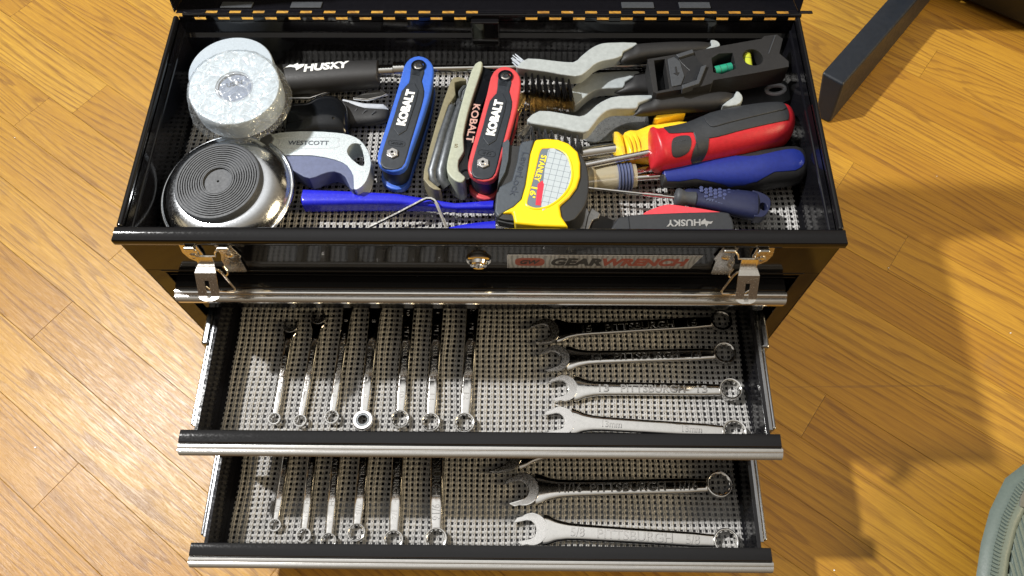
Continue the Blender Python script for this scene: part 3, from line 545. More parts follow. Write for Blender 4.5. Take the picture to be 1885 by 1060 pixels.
# latches
def latch(x, flip):
    la = bpy.data.objects.new('latch', None); col.objects.link(la); la.parent = box; la.location = Vector((x, -.12, 0))*S
    f = -1 if flip else 1
    def P(pts): return [(f*a, c) for a, c in pts]
    up = (R(90), 0, 0)
    # base plates either side (x right, y up when rotated); thickness towards the viewer
    MB().prism(P([(-1.8, 28.4), (-.55, 28.4), (-.55, 27.0), (-.75, 26.0), (-1.0, 25.7), (-1.45, 25.8), (-1.85, 26.3), (-2.0, 27.2)]), 0, .10).build('base_plate', 'nickel', la, rot=up, bevel=.03)
    MB().prism(P([(.75, 28.4), (1.85, 28.4), (2.15, 26.6), (1.95, 26.3), (1.85, 24.3), (1.7, 24.1), (.35, 24.1), (.45, 26.0), (.75, 27.0)]), 0, .10).build('base_plate', 'nickel', la, rot=up, bevel=.03)
    for a in (-1.3, 1.35): MB().lathe([(0, .32), (.06, .32), (.14, .2), (.15, .01)], 18).build('rivet', 'nickel', la, (f*a, -.10, 26.75), up)
    for x0, x1 in ((-1.45, -.62), (.95, 1.85)):
        MB().prism([(f*x0, -.05), (f*x1, -.05), (f*x1, .32), (f*x0, .32)], 0, .42).build('hook', 'nickel', la, (0, -.42, 27.98), bevel=.12, seg=3)
    # bridge between the plates
    MB().tube([(f*-.62, -.42, 28.2), (f*-.50, -.46, 27.9), (f*-.55, -.52, 27.5), (f*.62, -.52, 27.5), (f*.72, -.46, 27.9), (f*.95, -.42, 28.2)], .09, 8).build('bridge', 'nickel', la)
    # lever: bent plate with a slot, standing off the front
    def lev(p): # (x, s) on the lever mapped to the bent profile
        prof = [(0, -.55, 27.5), (1.0, -.75, 26.85), (1.5, -1.05, 26.75), (2.0, -1.5, 26.65), (4.6, -2.65, 25.25), (5.3, -3.1, 25.2)]
        s_ = p[1]
        for (s0, y0, z0), (s1, y1, z1) in zip(prof, prof[1:]):
            if s_ <= s1 or s1 == 5.3:
                t = (s_-s0)/(s1-s0); d = Vector((0, y1-y0, z1-z0)).normalized(); nrm = Vector((0, d.z, -d.y))
                q = Vector((p[0], y0+(y1-y0)*t, z0+(z1-z0)*t))+nrm*p[2]; return tuple(q)
    mb = MB(); ss = [0, .5, 1.0, 1.3, 1.55, 1.8, 2.0, 2.5, 2.8, 3.3, 3.8, 4.3, 4.6, 4.8, 5.0, 5.15, 5.27]
    def hw(s_): return .60 if s_ < 1.2 else (.60+.18*(s_-1.2)/.8 if s_ < 2 else (.78 if s_ < 4.6 else .78*math.sqrt(max(.02, 1-((s_-4.6)/.72)**2))))
    def sl(s_): return .16 if 2.75 < s_ < 4.95 else 0
    for zz in (0, 1):
        pass
    for side in (-1, 1):
        for i in range(len(ss)-1):
            a, c = ss[i], ss[i+1]; mid = (a+c)/2; si = sl(mid)
            q = [(side*si, a), (side*hw(a), a), (side*hw(c), c), (side*si, c)]
            vs = [lev((x_*1.0, s_, 0)) for x_, s_ in q]+[lev((x_, s_, .09)) for x_, s_ in q]
            mb.add(vs, [(0, 1, 2, 3), (4, 5, 6, 7), (0, 1, 5, 4), (1, 2, 6, 5), (2, 3, 7, 6), (3, 0, 4, 7)])
    mb.build('lever', 'nickel', la, (f*-.22, 0, 0), smooth=40)
    MB().tube([(f*.3, -1.0, 26.4), (f*.5, -1.05, 26.3), (f*.7, -1.15, 26.0), (f*1.3, -1.75, 24.6), (f*1.2, -1.85, 24.4), (f*.6, -1.9, 24.45), (f*-.5, -1.85, 24.5), (f*-1.0, -1.6, 25.0), (f*-.6, -1.0, 26.2)], .08, 8).build('wire_bail', 'nickel', la)
    MB().tube([(f*.5, -.35, 25.6), (f*.7, -.55, 25.3), (f*.65, -.6, 24.8), (f*.4, -.6, 24.5)], .08, 8).build('spring', 'nickel', la)
latch(6.24, False); latch(45.4, True)

# drawers
X0, X1 = 2.02, 49.7
def drawer(yf, zt, name_gap=4.0, closed=False):
    """yf = front face of the drawer, zt = height of its top edge"""
    d = bpy.data.objects.new('drawer', None); col.objects.link(d); d.parent = box; d.location = (0, yf*S, zt*S)
    zb = -name_gap-.35; dp = 20.0
    # front with folded top
    f = MB(); f.box(X0+.2, X1-.2, -.02, .14, -5.78, -.12); f.build('front', 'paint', d, bevel=.04)
    p = [(.14, -.1), (.12, 0), (-.02, .04), (-.45, .05), (-.86, .02), (-.93, -.08), (-.93, -.32), (-.80, -.32), (-.5, -.12), (.0, -.12)]
    t = MB(); n = len(p); t.add([(X0+.06, y, z) for y, z in p]+[(X1-.12, y, z) for y, z in p], [(i, (i+1) % n, n+(i+1) % n, n+i) for i in range(n)]+[tuple(range(n)), tuple(range(2*n-1, n-1, -1))])
    t.build('top_edge', 'paint', d, smooth=50)
    # ribbed aluminium pull: rounded nose with grooves
    pr = [(-.86, -.30), (-.90, -.22), (-1.02, -.16)]
    for i in range(0, 15):
        a = R(100-i*8.2); r = .62
        for rr in ((r, r-.035) if i > 3 else (r, r)):
            aa = a-R(4.0)*(rr != r); pr.append((-1.02-.72*max(0, math.cos(aa))*1.0*rr/r, -.80+.66*math.sin(aa)*rr/r+(.0)))
    pr += [(-1.60, -1.45), (-1.45, -1.52), (-.5, -1.40), (-.5, -.9)]
    t = MB(); n = len(pr); t.add([(X0, y, z) for y, z in pr]+[(X1, y, z) for y, z in pr], [(i, (i+1) % n, n+(i+1) % n, n+i) for i in range(n)]+[tuple(range(n)), tuple(range(2*n-1, n-1, -1))])
    t.build('pull', 'alu', d, smooth=28)
    if closed: return d
    for x_ in (3.05, 48.85):
        s_ = MB().prism([(x_-.10, zb+.1), (x_+.10, zb+.1), (x_+.10, -.72), (x_+.17, -.66), (x_+.15, -.58), (x_-.15, -.58), (x_-.17, -.66), (x_-.10, -.72)], -dp, -.14)
        s_.build('side', 'paint_in', d, rot=(R(90), 0, 0), bevel=.03)
    MB().box(3.05, 48.95, .14, dp, zb, zb+.08).build('tray_bottom', 'paint_in', d)
    MB().box(3.05, 48.95, dp-.1, dp, zb+.08, -.62).build('back', 'paint_in', d)
    # telescopic slides either side
    for sx in (0, 1):
        sl = bpy.data.objects.new('slide', None); col.objects.link(sl); sl.parent = d
        xs = (lambda a: a) if sx == 0 else (lambda a: 52.0-a)
        def bx(a, c, y0, y1, z0, z1, nm, m='zinc', bv=.15):
            MB().box(min(xs(a), xs(c)), max(xs(a), xs(c)), y0, y1, z0, z1).build(nm, m, sl, bevel=bv, seg=3)
        yend = -yf
        bx(2.55, 2.98, .75, dp, -2.9, -.95, 'inner_rail'); bx(2.22, 2.52, .85, dp, -2.7, -1.15, 'ball_cage', 'zinc', .14)
        bx(1.86, 2.60, yend-3.0, yend+4, -3.1, -.85, 'outer_rail', 'zinc', .25)
        bx(2.62, 2.92, .7, dp, -.99, -.88, 'rail_lip', 'zinc', .04)
        MB().prism([(xs(1.7), .12), (xs(3.0), .12), (xs(2.9), .55), (xs(1.9), .3)], -2.75, -2.65).build('stop_tab', 'zinc', sl)
    for yy in (1.9, 4.6):
        MB().lathe([(0, .55), (.12, .5), (.16, .30), (.16, .01)], 18).build('plastic_roller', 'satin', d, (48.94, yy, -2.5), (0, R(-90), 0))
    return d
drawer(0.0, 22.85, closed=True)
d2 = drawer(-10.75, 16.9); d3 = drawer(-18.55, 10.8)

# ================= LINERS =================
def liner(x0, x1, y0, y1, z, label, seed, amp=.04, px=.53, py=.47):
    NX, NY = 9, 7
    cx = int((x1-x0)/px); cy = int((y1-y0)/py); gx = cx*NX; gy = cy*NY
    I, J = np.meshgrid(np.arange(gx+1), np.arange(gy+1), indexing='xy')
    u = (I % NX)/NX; v = (J % NY)/NY
    du0 = np.minimum(u, 1-u); dv0 = np.minimum(v, 1-v)
    rs = np.random.RandomState(seed)
    ribs = np.maximum(np.exp(-((u-.345)/.11)**2), np.exp(-((u-.655)/.11)**2))
    bar = np.exp(-((v-.5)/.2)**2)
    h = .11*ribs*(.5+.5*np.cos(2*np.pi*(v-.5)))+.06*bar*(.5+.5*ribs)+.05*ribs
    x = x0+(I/NX)*px; y = y0+(J/NY)*py
    ph = rs.rand(6)*6.3
    wx = .07*np.sin(x*.23+ph[0])*np.sin(y*.5+ph[1])+.035*np.sin(x*1.3+y*.9+ph[2]); wy = .06*np.sin(x*.31+ph[3])+.03*np.sin(y*1.1+x*.7+ph[4])
    zz = z+h+amp*(np.sin(x*.4+ph[5])*np.sin(y*.55+ph[0]))+.02*rs.rand(*x.shape)*0
    jit = rs.rand(cy+2, cx+2)
    co = np.stack([(x+wx)*S, (y+wy)*S, zz*S], -1).reshape(-1, 3).astype(np.float32)
    fi, fj = np.meshgrid(np.arange(gx), np.arange(gy), indexing='xy')
    uc = ((fi+.5) % NX)/NX; vc = ((fj+.5) % NY)/NY
    a = np.minimum(uc, 1-uc); bb = np.minimum(vc, 1-vc)
    big = (a/.235)**2+(bb/.31)**2 < 1
    small = (np.abs(uc-.5)/.09)**2+(bb/.17)**2 < 1
    keep = ~(big | small)
    fi = fi[keep]; fj = fj[keep]; q = (fj*(gx+1)+fi)
    F = np.stack([q, q+1, q+gx+2, q+gx+1], -1).astype(np.int32)
    used, inv = np.unique(F, return_inverse=True); co = co[used]; F = inv.reshape(F.shape).astype(np.int32)
    me = bpy.data.meshes.new('shelf_liner'); me.vertices.add(len(co)); me.vertices.foreach_set('co', co.ravel())
    me.loops.add(F.size); me.loops.foreach_set('vertex_index', F.ravel()); me.polygons.add(len(F))
    me.polygons.foreach_set('loop_start', np.arange(0, F.size, 4, dtype=np.int32)); me.polygons.foreach_set('use_smooth', np.ones(len(F), bool))
    me.update(); me.validate(); me.materials.append(M['liner'])
    o = bpy.data.objects.new('shelf_liner', me); col.objects.link(o); o['label'] = label; o['category'] = 'liner'
    return o
liner(.5, 51.6, .78, 20.9, 23.04, 'pale knitted non-slip liner under the hand tools in the top tray', 1, .05)
ZL2 = 16.9-4.35+.1; ZL3 = 10.8-4.35+.1
liner(3.55, 48.85, -10.55, 4.0, ZL2, 'pale knitted non-slip liner in the upper open drawer, under eleven wrenches', 2)
liner(3.55, 48.8, -18.35, -5.5, ZL3, 'pale knitted non-slip liner in the lower open drawer, nearest the camera', 3)
ZW2 = ZL2+.22; ZW3 = ZL3+.22

# ================= WRENCHES =================
def wrench(key, z, size, label, brand='PITTSBURGH', ratchet=False, mm=False, group=None):
    x, y, Rr, L, ang = D['wr'][key]
    t = thing('ratchet_wrench' if ratchet else 'wrench', label, 'wrench', (x, y, z), R(ang), group)
    w = Rr*1.22 if not ratchet else .95
    if Rr < .6: w = Rr*1.22
    Rh = Rr*1.24 if not ratchet else .9
    th = .30+.16*Rr; z0 = .12; z1 = z0+th
    hw = w/2; a = R(15)
    hd = lambda px_, py_: (L+px_*math.cos(a)-py_*math.sin(a), px_*math.sin(a)+py_*math.cos(a))
    s_ = .58*Rh; pts = []
    low = [(Rr*.86, -hw*.84), (Rr*1.5, -hw*.86), (Rr*2.4, -hw*.95), (L*.5, -hw*.98), (L-Rh*3.0, -hw*1.05), (L-Rh*2.2, -hw*1.14), (L-Rh*1.5, -hw*1.42), (L-Rh*1.05, -hw*1.85), (L-Rh*.72, -hw*2.0)]
    pts += [hd(Rh*math.cos(q), Rh*math.sin(q)) for q in [R(q) for q in (150, 165, 180, 195, 214, 232, 248, 262, 276, 290, 300)]]
    pts += [hd(Rh*.80, -Rh*.86), hd(Rh*1.10, -s_*1.04), hd(Rh*1.06, -s_), hd(Rh*.22, -s_), hd(-Rh*.04, -s_*.85), hd(-Rh*.22, -s_*.45), hd(-Rh*.26, 0), hd(-Rh*.22, s_*.45), hd(-Rh*.04, s_*.85), hd(Rh*.22, s_), hd(Rh*1.06, s_), hd(Rh*1.10, s_*1.04), hd(Rh*.80, Rh*.86)]
    pts += [hd(Rh*math.cos(q), Rh*math.sin(q)) for q in [R(r_) for r_ in (60, 70, 84, 98, 112, 126, 138)]]
    hole = circ(0, 0, Rr*.74, 24)
    MB().prism(pts, z0, z1, tri=True).build('open_jaw', 'chrome', t, bevel=.05, seg=2)
    sh = MB(); inflate(sh, low+[(x_, -y_) for x_, y_ in low[::-1]], (z0+z1)/2, zk=9, zmax=th/2, nx=44, nr=36, pw=3.6); sh.build('shaft', 'chrome', t, smooth=60)
    # flat satin cheek of the open jaw, a little proud
    ch = [hd(Rh*.93*math.cos(R(q)), Rh*.93*math.sin(R(q))) for q in range(70, 291, 20)]+[hd(Rh*.72, -Rh*.80), hd(Rh*1.0, -s_*1.12), hd(Rh*.22, -s_*1.10), hd(-Rh*.10, -s_*.9), hd(-Rh*.32, -s_*.4), hd(-Rh*.34, 0), hd(-Rh*.32, s_*.4), hd(-Rh*.10, s_*.9), hd(Rh*.22, s_*1.10), hd(Rh*1.0, s_*1.12), hd(Rh*.72, Rh*.80)]
    MB().prism(ch, z1-.1, z1+.03, tri=True).build('jaw_cheek', 'satin', t)
    hgt = max(.55, Rr*.78)
    if ratchet:
        rg = MB(); rg.lathe([(0.05, Rr*.95), (.15, Rr), (hgt-.15, Rr), (hgt-.05, Rr*.96), (hgt, Rr*.90), (hgt, Rr*.66), (hgt-.06, Rr*.62), (.05, Rr*.62)], 40, closed=True)
        rg.build('box_end', 'satin', t)
        n = 24; inn = MB().prism([((Rr*.61)*math.cos(2*math.pi*i/n), (Rr*.61)*math.sin(2*math.pi*i/n)) for i in range(n)], .1, hgt-.03, holes=[[((Rr*(.50 if i % 2 else .44))*math.cos(2*math.pi*i/n), (Rr*(.50 if i % 2 else .44))*math.sin(2*math.pi*i/n)) for i in range(n)]])
        inn.build('ratchet_gear', 'keysteel', t, smooth=0)
    else:
        ri = Rr*.80
        MB().lathe([(.02, Rr*.93), (.09, Rr), (hgt-.11, Rr), (hgt-.03, Rr*.98), (hgt, Rr*.955), (hgt, Rr*.85), (hgt-.04, ri), (.08, ri), (.02, Rr*.86)], 48, closed=True).build('box_end', 'chrome', t, smooth=50)
        tm = MB()
        for i in range(12):
            a_ = R(30*i); ca, sa = math.cos(a_), math.sin(a_); q = [(ri*1.01, -.26*ri), (ri*.90, 0), (ri*1.01, .26*ri)]
            tm.prism([(x_*ca-y_*sa, x_*sa+y_*ca) for x_, y_ in q], .08, hgt-.12)
        tm.build('ring_teeth', 'chrome', t, smooth=0)
    zt_ = z1+.012; ln = L-Rr-Rh*1.6; xc = Rr+ln*.5
    hl = w*(.56 if Rr > .9 else .46)
    tl = ln*.48
    def stamp(s_, x_, w_, h_):
        if Rr > .9: text(s_, 'lettering_shade', 'keysteel', t, x_-.02, .015, zt_-.02, w_+.05, h_+.05, math.pi, ext=.03, bold=.015)  # dark offset underlay: shade around the raised letters, put into colour
        text(s_, 'lettering', 'chrome_letter', t, x_, 0, zt_, w_, h_, math.pi, ext=.04)
    if brand: stamp(brand, xc, tl, hl)
    if mm:
        for q in (.80, .22): stamp(size+'mm', Rr+ln*q, w*1.3, hl*.8)
    else:
        sw = hl*.62*len(size) if '/' not in size else hl*.5*len(size)
        for q in ((.87, .13)): stamp(size, Rr+ln*q, sw, hl*.95)
    return t
G2a = 'chrome wrenches standing in the left half of the upper drawer'; G2b = 'chrome wrenches lying across the right half of the upper drawer'
G3a = 'chrome wrenches in the left half of the lower drawer'; G3b = 'chrome wrenches lying across the right half of the lower drawer'
wrench('v6', ZW2, '6', 'smallest chrome combination wrench in the upper drawer, stamped 6, leftmost', group=G2a)
wrench('v7', ZW2, '7', 'small chrome combination wrench stamped 7, second from the left in the upper drawer', group=G2a)
wrench('v8', ZW2, '8', 'slim chrome combination wrench stamped 8, third from the left in the upper drawer', group=G2a)
wrench('r8', ZW2, '8', 'chrome ratcheting wrench with a thick flat ring end, among plain wrenches', brand='Triton', ratchet=True, group=G2a)
wrench('v10', ZW2, '10', 'chrome combination wrench stamped 10, just right of the ratcheting wrench', group=G2a)
wrench('v11', ZW2, '11', 'chrome combination wrench stamped 11, between the 10 and the 12', group=G2a)
wrench('v12', ZW2, '12', 'chrome combination wrench stamped 12, rightmost of the upright ones in the upper drawer', group=G2a)
wrench('h15', ZW2, '15', 'chrome combination wrench stamped 15, lying sideways at the back of the upper drawer', group=G2b)
wrench('h14', ZW2, '14', 'chrome combination wrench stamped 14, lying sideways below the 15 one', group=G2b)
wrench('h13', ZW2, '13', 'chrome combination wrench stamped 13 with jaw opening left, third from the back', group=G2b)
wrench('m13', ZW2, '13', 'thicker chrome wrench stamped 13mm twice, nearest the front edge of the upper drawer', brand='', mm=True, group=G2b)
wrench('w14', ZW3, '1/4', 'smallest chrome wrench in the lower drawer, stamped 1/4, leftmost', group=G3a)
wrench('w516', ZW3, '5/16', 'chrome combination wrench stamped 5/16, second from the left in the lower drawer', group=G3a)
wrench('w38', ZW3, '3/8', 'chrome combination wrench stamped 3/8 with its ring against the lower drawer front', group=G3a)
wrench('w716', ZW3, '7/16', 'chrome combination wrench stamped 7/16, fourth from the left in the lower drawer', group=G3a)
wrench('w12', ZW3, '1/2', 'chrome combination wrench stamped 1/2, left of the 9/16 one', group=G3a)
wrench('w916', ZW3, '9/16', 'large chrome wrench stamped 9/16, rightmost upright one in the lower drawer', group=G3a)
wrench('s1116', ZW3, '11/16', 'long chrome wrench stamped 11/16 lying sideways in the lower drawer', group=G3b)
wrench('s58', ZW3, '5/8', 'chrome wrench stamped 5/8 lying sideways along the front of the lower drawer', group=G3b)
wrench('s34', ZW3, '3/4', 'chrome wrench almost wholly hidden under the upper drawer, only its jaw edge showing', group=G3b)

# ================= TRAY TOOLS =================
def place(key, z): d = D[key]; return (d['o'][0], d['o'][1], z), R(d['r'])
def rel(key, zbase): return D[key]
# tape rolls
loc, r = place('roll2', 23.3)
t = thing('tape_roll', 'pale blue grey tape roll lying under and behind the film-wrapped white roll', 'tape roll', loc, r)
MB().lathe([(0, 3.45), (.15, 3.5), (4.0, 3.5), (4.1, 3.42), (4.1, 1.9), (0, 1.9)], 64, closed=True).build('winding', 'tapeblue', t, smooth=40)
MB().lathe([(.02, 1.9), (4.06, 1.9), (4.06, 1.75), (.02, 1.75)], 48, closed=True).build('core', 'core', t)
loc, r = place('roll', 27.1)
t = thing('tape_roll', 'white tape roll wrapped in crinkled clear film, lying on the blue grey roll', 'tape roll', loc, r, tilt=(R(4), R(3)))
MB().lathe([(.55, 3.42), (.65, 3.5), (2.4, 3.5), (2.5, 3.42), (2.5, 1.45), (.55, 1.45)], 72, closed=True).build('winding', 'tapewhite', t, smooth=40)
MB().lathe([(.02, 1.46), (2.44, 1.46), (2.44, 1.30), (.02, 1.30)], 48, closed=True).build('core', 'core', t)
MB().lathe([(2.2, 1.32), (2.3, 1.30), (2.32, .01)], 40).build('core_disc', 'rollcore', t)
text('USIN', 'lettering', 'ink', t, -.1, .40, 2.34, 1.2, .42, R(18), ext=.005)
# film: wrinkled skin over the roll
n = 150; m_ = 56; rs = np.random.RandomState(3)
from mathutils import noise as mn
prof = [(0.01, 2.50)]+[(q*.14, 2.50) for q in range(1, 25)]+[(3.45, 2.48), (3.55, 2.40), (3.6, 2.2)]+[(3.6+.02*q, 2.2-.085*q) for q in range(1, 19)]
vs = []; fs = []
for i, (rr_, zz) in enumerate(prof):
    for k_ in range(n):
        a = 2*math.pi*k_/n; x = rr_*math.cos(a); y = rr_*math.sin(a)
        w1 = mn.noise(Vector((x*.9, y*.9, zz*.9+4))); w2 = abs(mn.noise(Vector((x*1.5+9+w1, y*1.5+w1, zz*2)))); w3 = abs(mn.noise(Vector((x*3.4+w2, y*3.4+3, zz*4))))
        hgt = .03+.10*max(0, .5+w1)+.12*(.35-w2)+.03*(.3-w3)
        sag = 0
        if i < 26: vs.append((x, y, zz+max(.02, hgt)+sag))
        else: q = 1+max(.01, hgt)/3.6; vs.append((x*q, y*q, zz))
m0 = len(prof)
for i in range(m0-1):
    for k_ in range(n): fs.append((i*n+k_, i*n+(k_+1) % n, (i+1)*n+(k_+1) % n, (i+1)*n+k_))
MB().add(vs, fs).build('plastic_film', 'film', t, smooth=60)

# magnetic dish, upside down
loc, r = place('dish', 23.35)
t = thing('magnetic_parts_dish', 'round polished steel magnetic dish turned upside down, ribbed rubber base up', 'magnetic dish', (5.86, 6.15, 25.35), 0, tilt=(R(3.), R(-3.5)))
pr = [(.22, 5.14)]
for i in range(0, 21):
    q = i/20; pr.append((.24+1.25*(1-(1-q)**2.2)**.8, 5.12-1.9*q))
pr += [(1.4, 3.1), (1.4, .01)]
MB().lathe(pr, 96).build('bowl', 'bowlsteel', t, smooth=60)
MB().lathe([(0, 5.14), (-.04, 5.24), (.04, 5.36), (.18, 5.38), (.27, 5.28), (.22, 5.14)], 96, closed=True).build('rolled_rim', 'bowlsteel', t, smooth=80)
pr = [(1.3, 3.42), (1.85, 3.40), (2.0, 3.30)]
rr_ = 3.22
while rr_ > 1.25:
    pr += [(2.02, rr_), (2.02, rr_-.10), (1.90, rr_-.125), (1.90, rr_-.165)]; rr_ -= .19
pr += [(2.02, 1.18), (2.02, 1.12), (1.84, 1.08), (1.84, .10), (1.70, .08), (1.70, .005)]
MB().lathe(pr, 96).build('rubber_base', 'rubber', t, smooth=30)

# long black-handled tool at the back
loc, r = place('husky', 24.6)
t = thing('extending_pickup_tool', 'long tool with black rubber handle and thin chrome shaft along the back of the tray', 'pickup tool', loc, r)
body_ = D['husky']['body']; b = MB(); inflate(b, body_, .5, zk=.82, nx=40, nr=32, pw=2.4); b.build('handle', 'blackmat', t, smooth=60)
zhus = surf(body_, .5, .82, 2.4)
text('HUSKY', 'lettering', 'white', t, 4.35, .30, 0, 3.85, .90, R(5), ext=.008, bold=.045, shear=.12, zf=lambda x, y: zhus(x, y)+.035)
dog = [(x*1.25-.35, y*1.3) for x, y in [(0.9, .08), (1.25, .45), (1.5, .40), (1.75, .72), (1.85, .42), (2.25, .48), (2.2, .20), (1.75, -.12), (1.7, .12), (1.35, .22), (1.0, .18)]]
MB().prism(dog, 0, .03, xf=lambda p: (p[0], p[1], p[2]+zhus(p[0], p[1])+.05)).build('emblem', 'white', t, smooth=0)
k0, k1 = D['husky']['knob']; e1 = D['husky']['end'][1]
def knurl(mb, x0, x1, r_, y, z, n=22, step=.11):
    i = 0; x = x0; sh = 0
    prof = []; vs = []; fs = []; m_ = int((x1-x0)/step)+1
    for i in range(m_):
        for k_ in range(n*2):
            a = math.pi*k_/n; rr_ = r_*(1.05 if (k_+i) % 2 else .93); vs.append((x0+(x1-x0)*i/(m_-1), y+rr_*math.cos(a), z+rr_*math.sin(a)))
    q = n*2
    for i in range(m_-1):
        for k_ in range(q): fs.append((i*q+k_, i*q+(k_+1) % q, (i+1)*q+(k_+1) % q, (i+1)*q+k_))
    fs.append(tuple(range(q-1, -1, -1))); fs.append(tuple((m_-1)*q+k_ for k_ in range(q))); return mb.add(vs, fs)
kb = MB(); knurl(kb, 8.7, 9.9, .50, .25, .7); knurl(kb, 9.95, 10.9, .64, .34, .7); kb.build('knurled_collar', 'chrome', t, smooth=20)
b = MB(); b.tube([(10.7, .42, .6), (20, .15, .6), (e1[0]-.6, e1[1], .6)], .31, 16); b.build('shaft', 'chrome', t)
kb = MB(); knurl(kb, e1[0]-.7, e1[0]+.3, .42, e1[1], .6); kb.build('knurled_tip', 'chrome', t, smooth=20)

# glossy black cap thing
loc, r = place('cap', 23.3)
t = thing('plastic_case', 'glossy black rounded plastic case below the black rubber handle, beside the tape roll', 'plastic case', loc, r)
b = MB(); inflate(b, smoothpoly(D['cap']['body'], 3), 1.15, zk=.72, nx=36, nr=32, pw=3.0); b.build('shell', 'blackgl', t, smooth=60)
MB().tube([(.2, -.9, 2.35), (2.6, -.62, 2.50), (3.9, -.52, 2.42)], .035, 6).build('seam', 'blackgl', t)
MB().prism(circ(3.95, -.60, .10, 12), 2.2, 2.55).build('latch_pin', 'chrome', t)

# small pliers-like multitool with grey grip
loc, r = place('grip', 23.3)
t = thing('small_snips', 'small snips with grey-black grip and bright jaws, half hidden by a glossy case', 'snips', loc, r)
b = MB(); inflate(b, smoothpoly(D['grip']['body'], 3), .65, zk=.55, nx=30, nr=24, pw=2.6); b.build('grip', 'blackmat', t, smooth=60)
b = MB(); inflate(b, [(1.2, .72), (3.1, .45), (4.8, .55), (5.3, .1), (4.6, -.05), (3.2, -.15), (2.0, .05), (1.2, .3)], 1.0, zk=.7, nx=30, nr=20); b.build('grip_inlay', 'core', t, smooth=60)
for q in (2.4, 3.2, 4.0): MB().tube([(q, -.75, 1.18), (q+.3, -.35, 1.28)], .04, 6).build('grip_rib', 'rubber', t)
for nm in ('j1', 'j2'): MB().prism(D['grip'][nm], 1.25, 1.5).build('jaw', 'chrome', t, bevel=.09, seg=3)

# snap-off knife with speckled metal body
loc, r = place('west', 23.9)
g = D['west']; t = thing('retractable_knife', 'utility knife with speckled silver body, slate blue rubber belly and open finger loop', 'utility knife', loc, r)
mt = smoothpoly(g['metal'], 2)
MB().prism(mt, .55, 2.05, holes=[smoothpoly(g['hole'], 2)]).build('metal_body', 'speckle', t, bevel=.16, seg=3)
rb = smoothpoly(g['rubber'], 2)
MB().prism(rb, .35, 1.95).build('rubber_belly', 'steelblue', t, bevel=.28, seg=3)
MB().prism([(p[0]*.985+.05, p[1]*.96-.02) for p in mt], .1, .58, holes=[smoothpoly(g['hole'], 2)]).build('lower_half', 'core', t, bevel=.05)
k_ = g['knob'][0]; MB().lathe([(1.2, .58), (2.0, .58), (2.12, .48), (2.14, .01)], 28, c=(k_[0]-.05, k_[1]+.12, 0)).build('thumb_wheel', 'rubber', t)
MB().lathe([(2.0, .70), (2.08, .70), (2.08, .60), (2.0, .60)], 28, c=(k_[0]-.05, k_[1]+.12, 0), closed=True).build('wheel_ring', 'speckle', t)
pn = smoothpoly(g['panel'], 3); MB().tube([(x, y, 2.05) for x, y in pn+[pn[0]]], .025, 6).build('panel_outline', 'core', t)
text('WESTCOTT', 'lettering', 'ink', t, 3.2, .26, 2.06, 3.3, .42, R(6), ext=.012, bold=.012)

# blue dipped handles of pliers under the tape measure
loc, r = place('arms', 23.3)
t = thing('blue_handled_pliers', 'pliers with long glossy blue handles running under the yellow tape measure', 'pliers', loc, r)
b = MB(); inflate(b, D['arms']['a1'], 1.15, zk=1.5, zmax=.75, nx=60, nr=28, pw=4.5); b.build('handle', 'dipblue', t, smooth=60)
dx, dy = D['arms2']['o'][0]-loc[0], D['arms2']['o'][1]-loc[1]; ra = R(D['arms2']['r']-D['arms']['r']); ca, sa = math.cos(-r), math.sin(-r); ox, oy = dx*ca-dy*sa, dx*sa+dy*ca
b = MB(); inflate(b, smoothpoly(D['arms2']['a2'], 4), 0, zk=1.3, zmax=.6, nx=40, nr=20, pw=3.2); b.build('handle', 'dipblue', t, loc=(ox, oy, .55), rot=(0, 0, ra), smooth=60)
dx, dy = D['jaws']['o'][0]-loc[0], D['jaws']['o'][1]-loc[1]; jx, jy = dx*ca-dy*sa, dx*sa+dy*ca
hb = MB().prism(D['jaws']['j'], .1, 1.1); hb.prism([(-5.5, .9), (-2, 1.0), (.2, .9), (.5, -.3), (.2, -1.2), (-2, -.8), (-5.5, -.6)], .15, .9)
hb.build('jaw', 'pliersteel', t, loc=(jx, jy, .2), rot=(0, 0, -r), bevel=.1)
MB().prism(D['jaws']['blk'], .1, .85).build('jaw_root', 'blackmat', t, loc=(jx, jy, .2), rot=(0, 0, -r), bevel=.1)

# loose hex key
loc, r = place('allen', 23.45)
p = D['allen']['path']; t = thing('hex_key', 'loose bright L-shaped hex key lying between the two blue plier handles', 'hex key', loc, r)
pp = [(p[0][0], p[0][1], .35), (p[1][0], p[1][1], 1.05), (p[2][0]-.3, p[2][1]+.02, 1.85), (p[2][0]+.1, p[2][1]+.05, 1.92), (p[3][0]-.05, p[3][1]+.02, 1.92), (5.46, -.15, 1.88), (5.58, -.45, 1.8), (5.78, -2.23, .9)]
MB().tube(pp, .14, 6).build('rod', 'chrome', t, smooth=20)

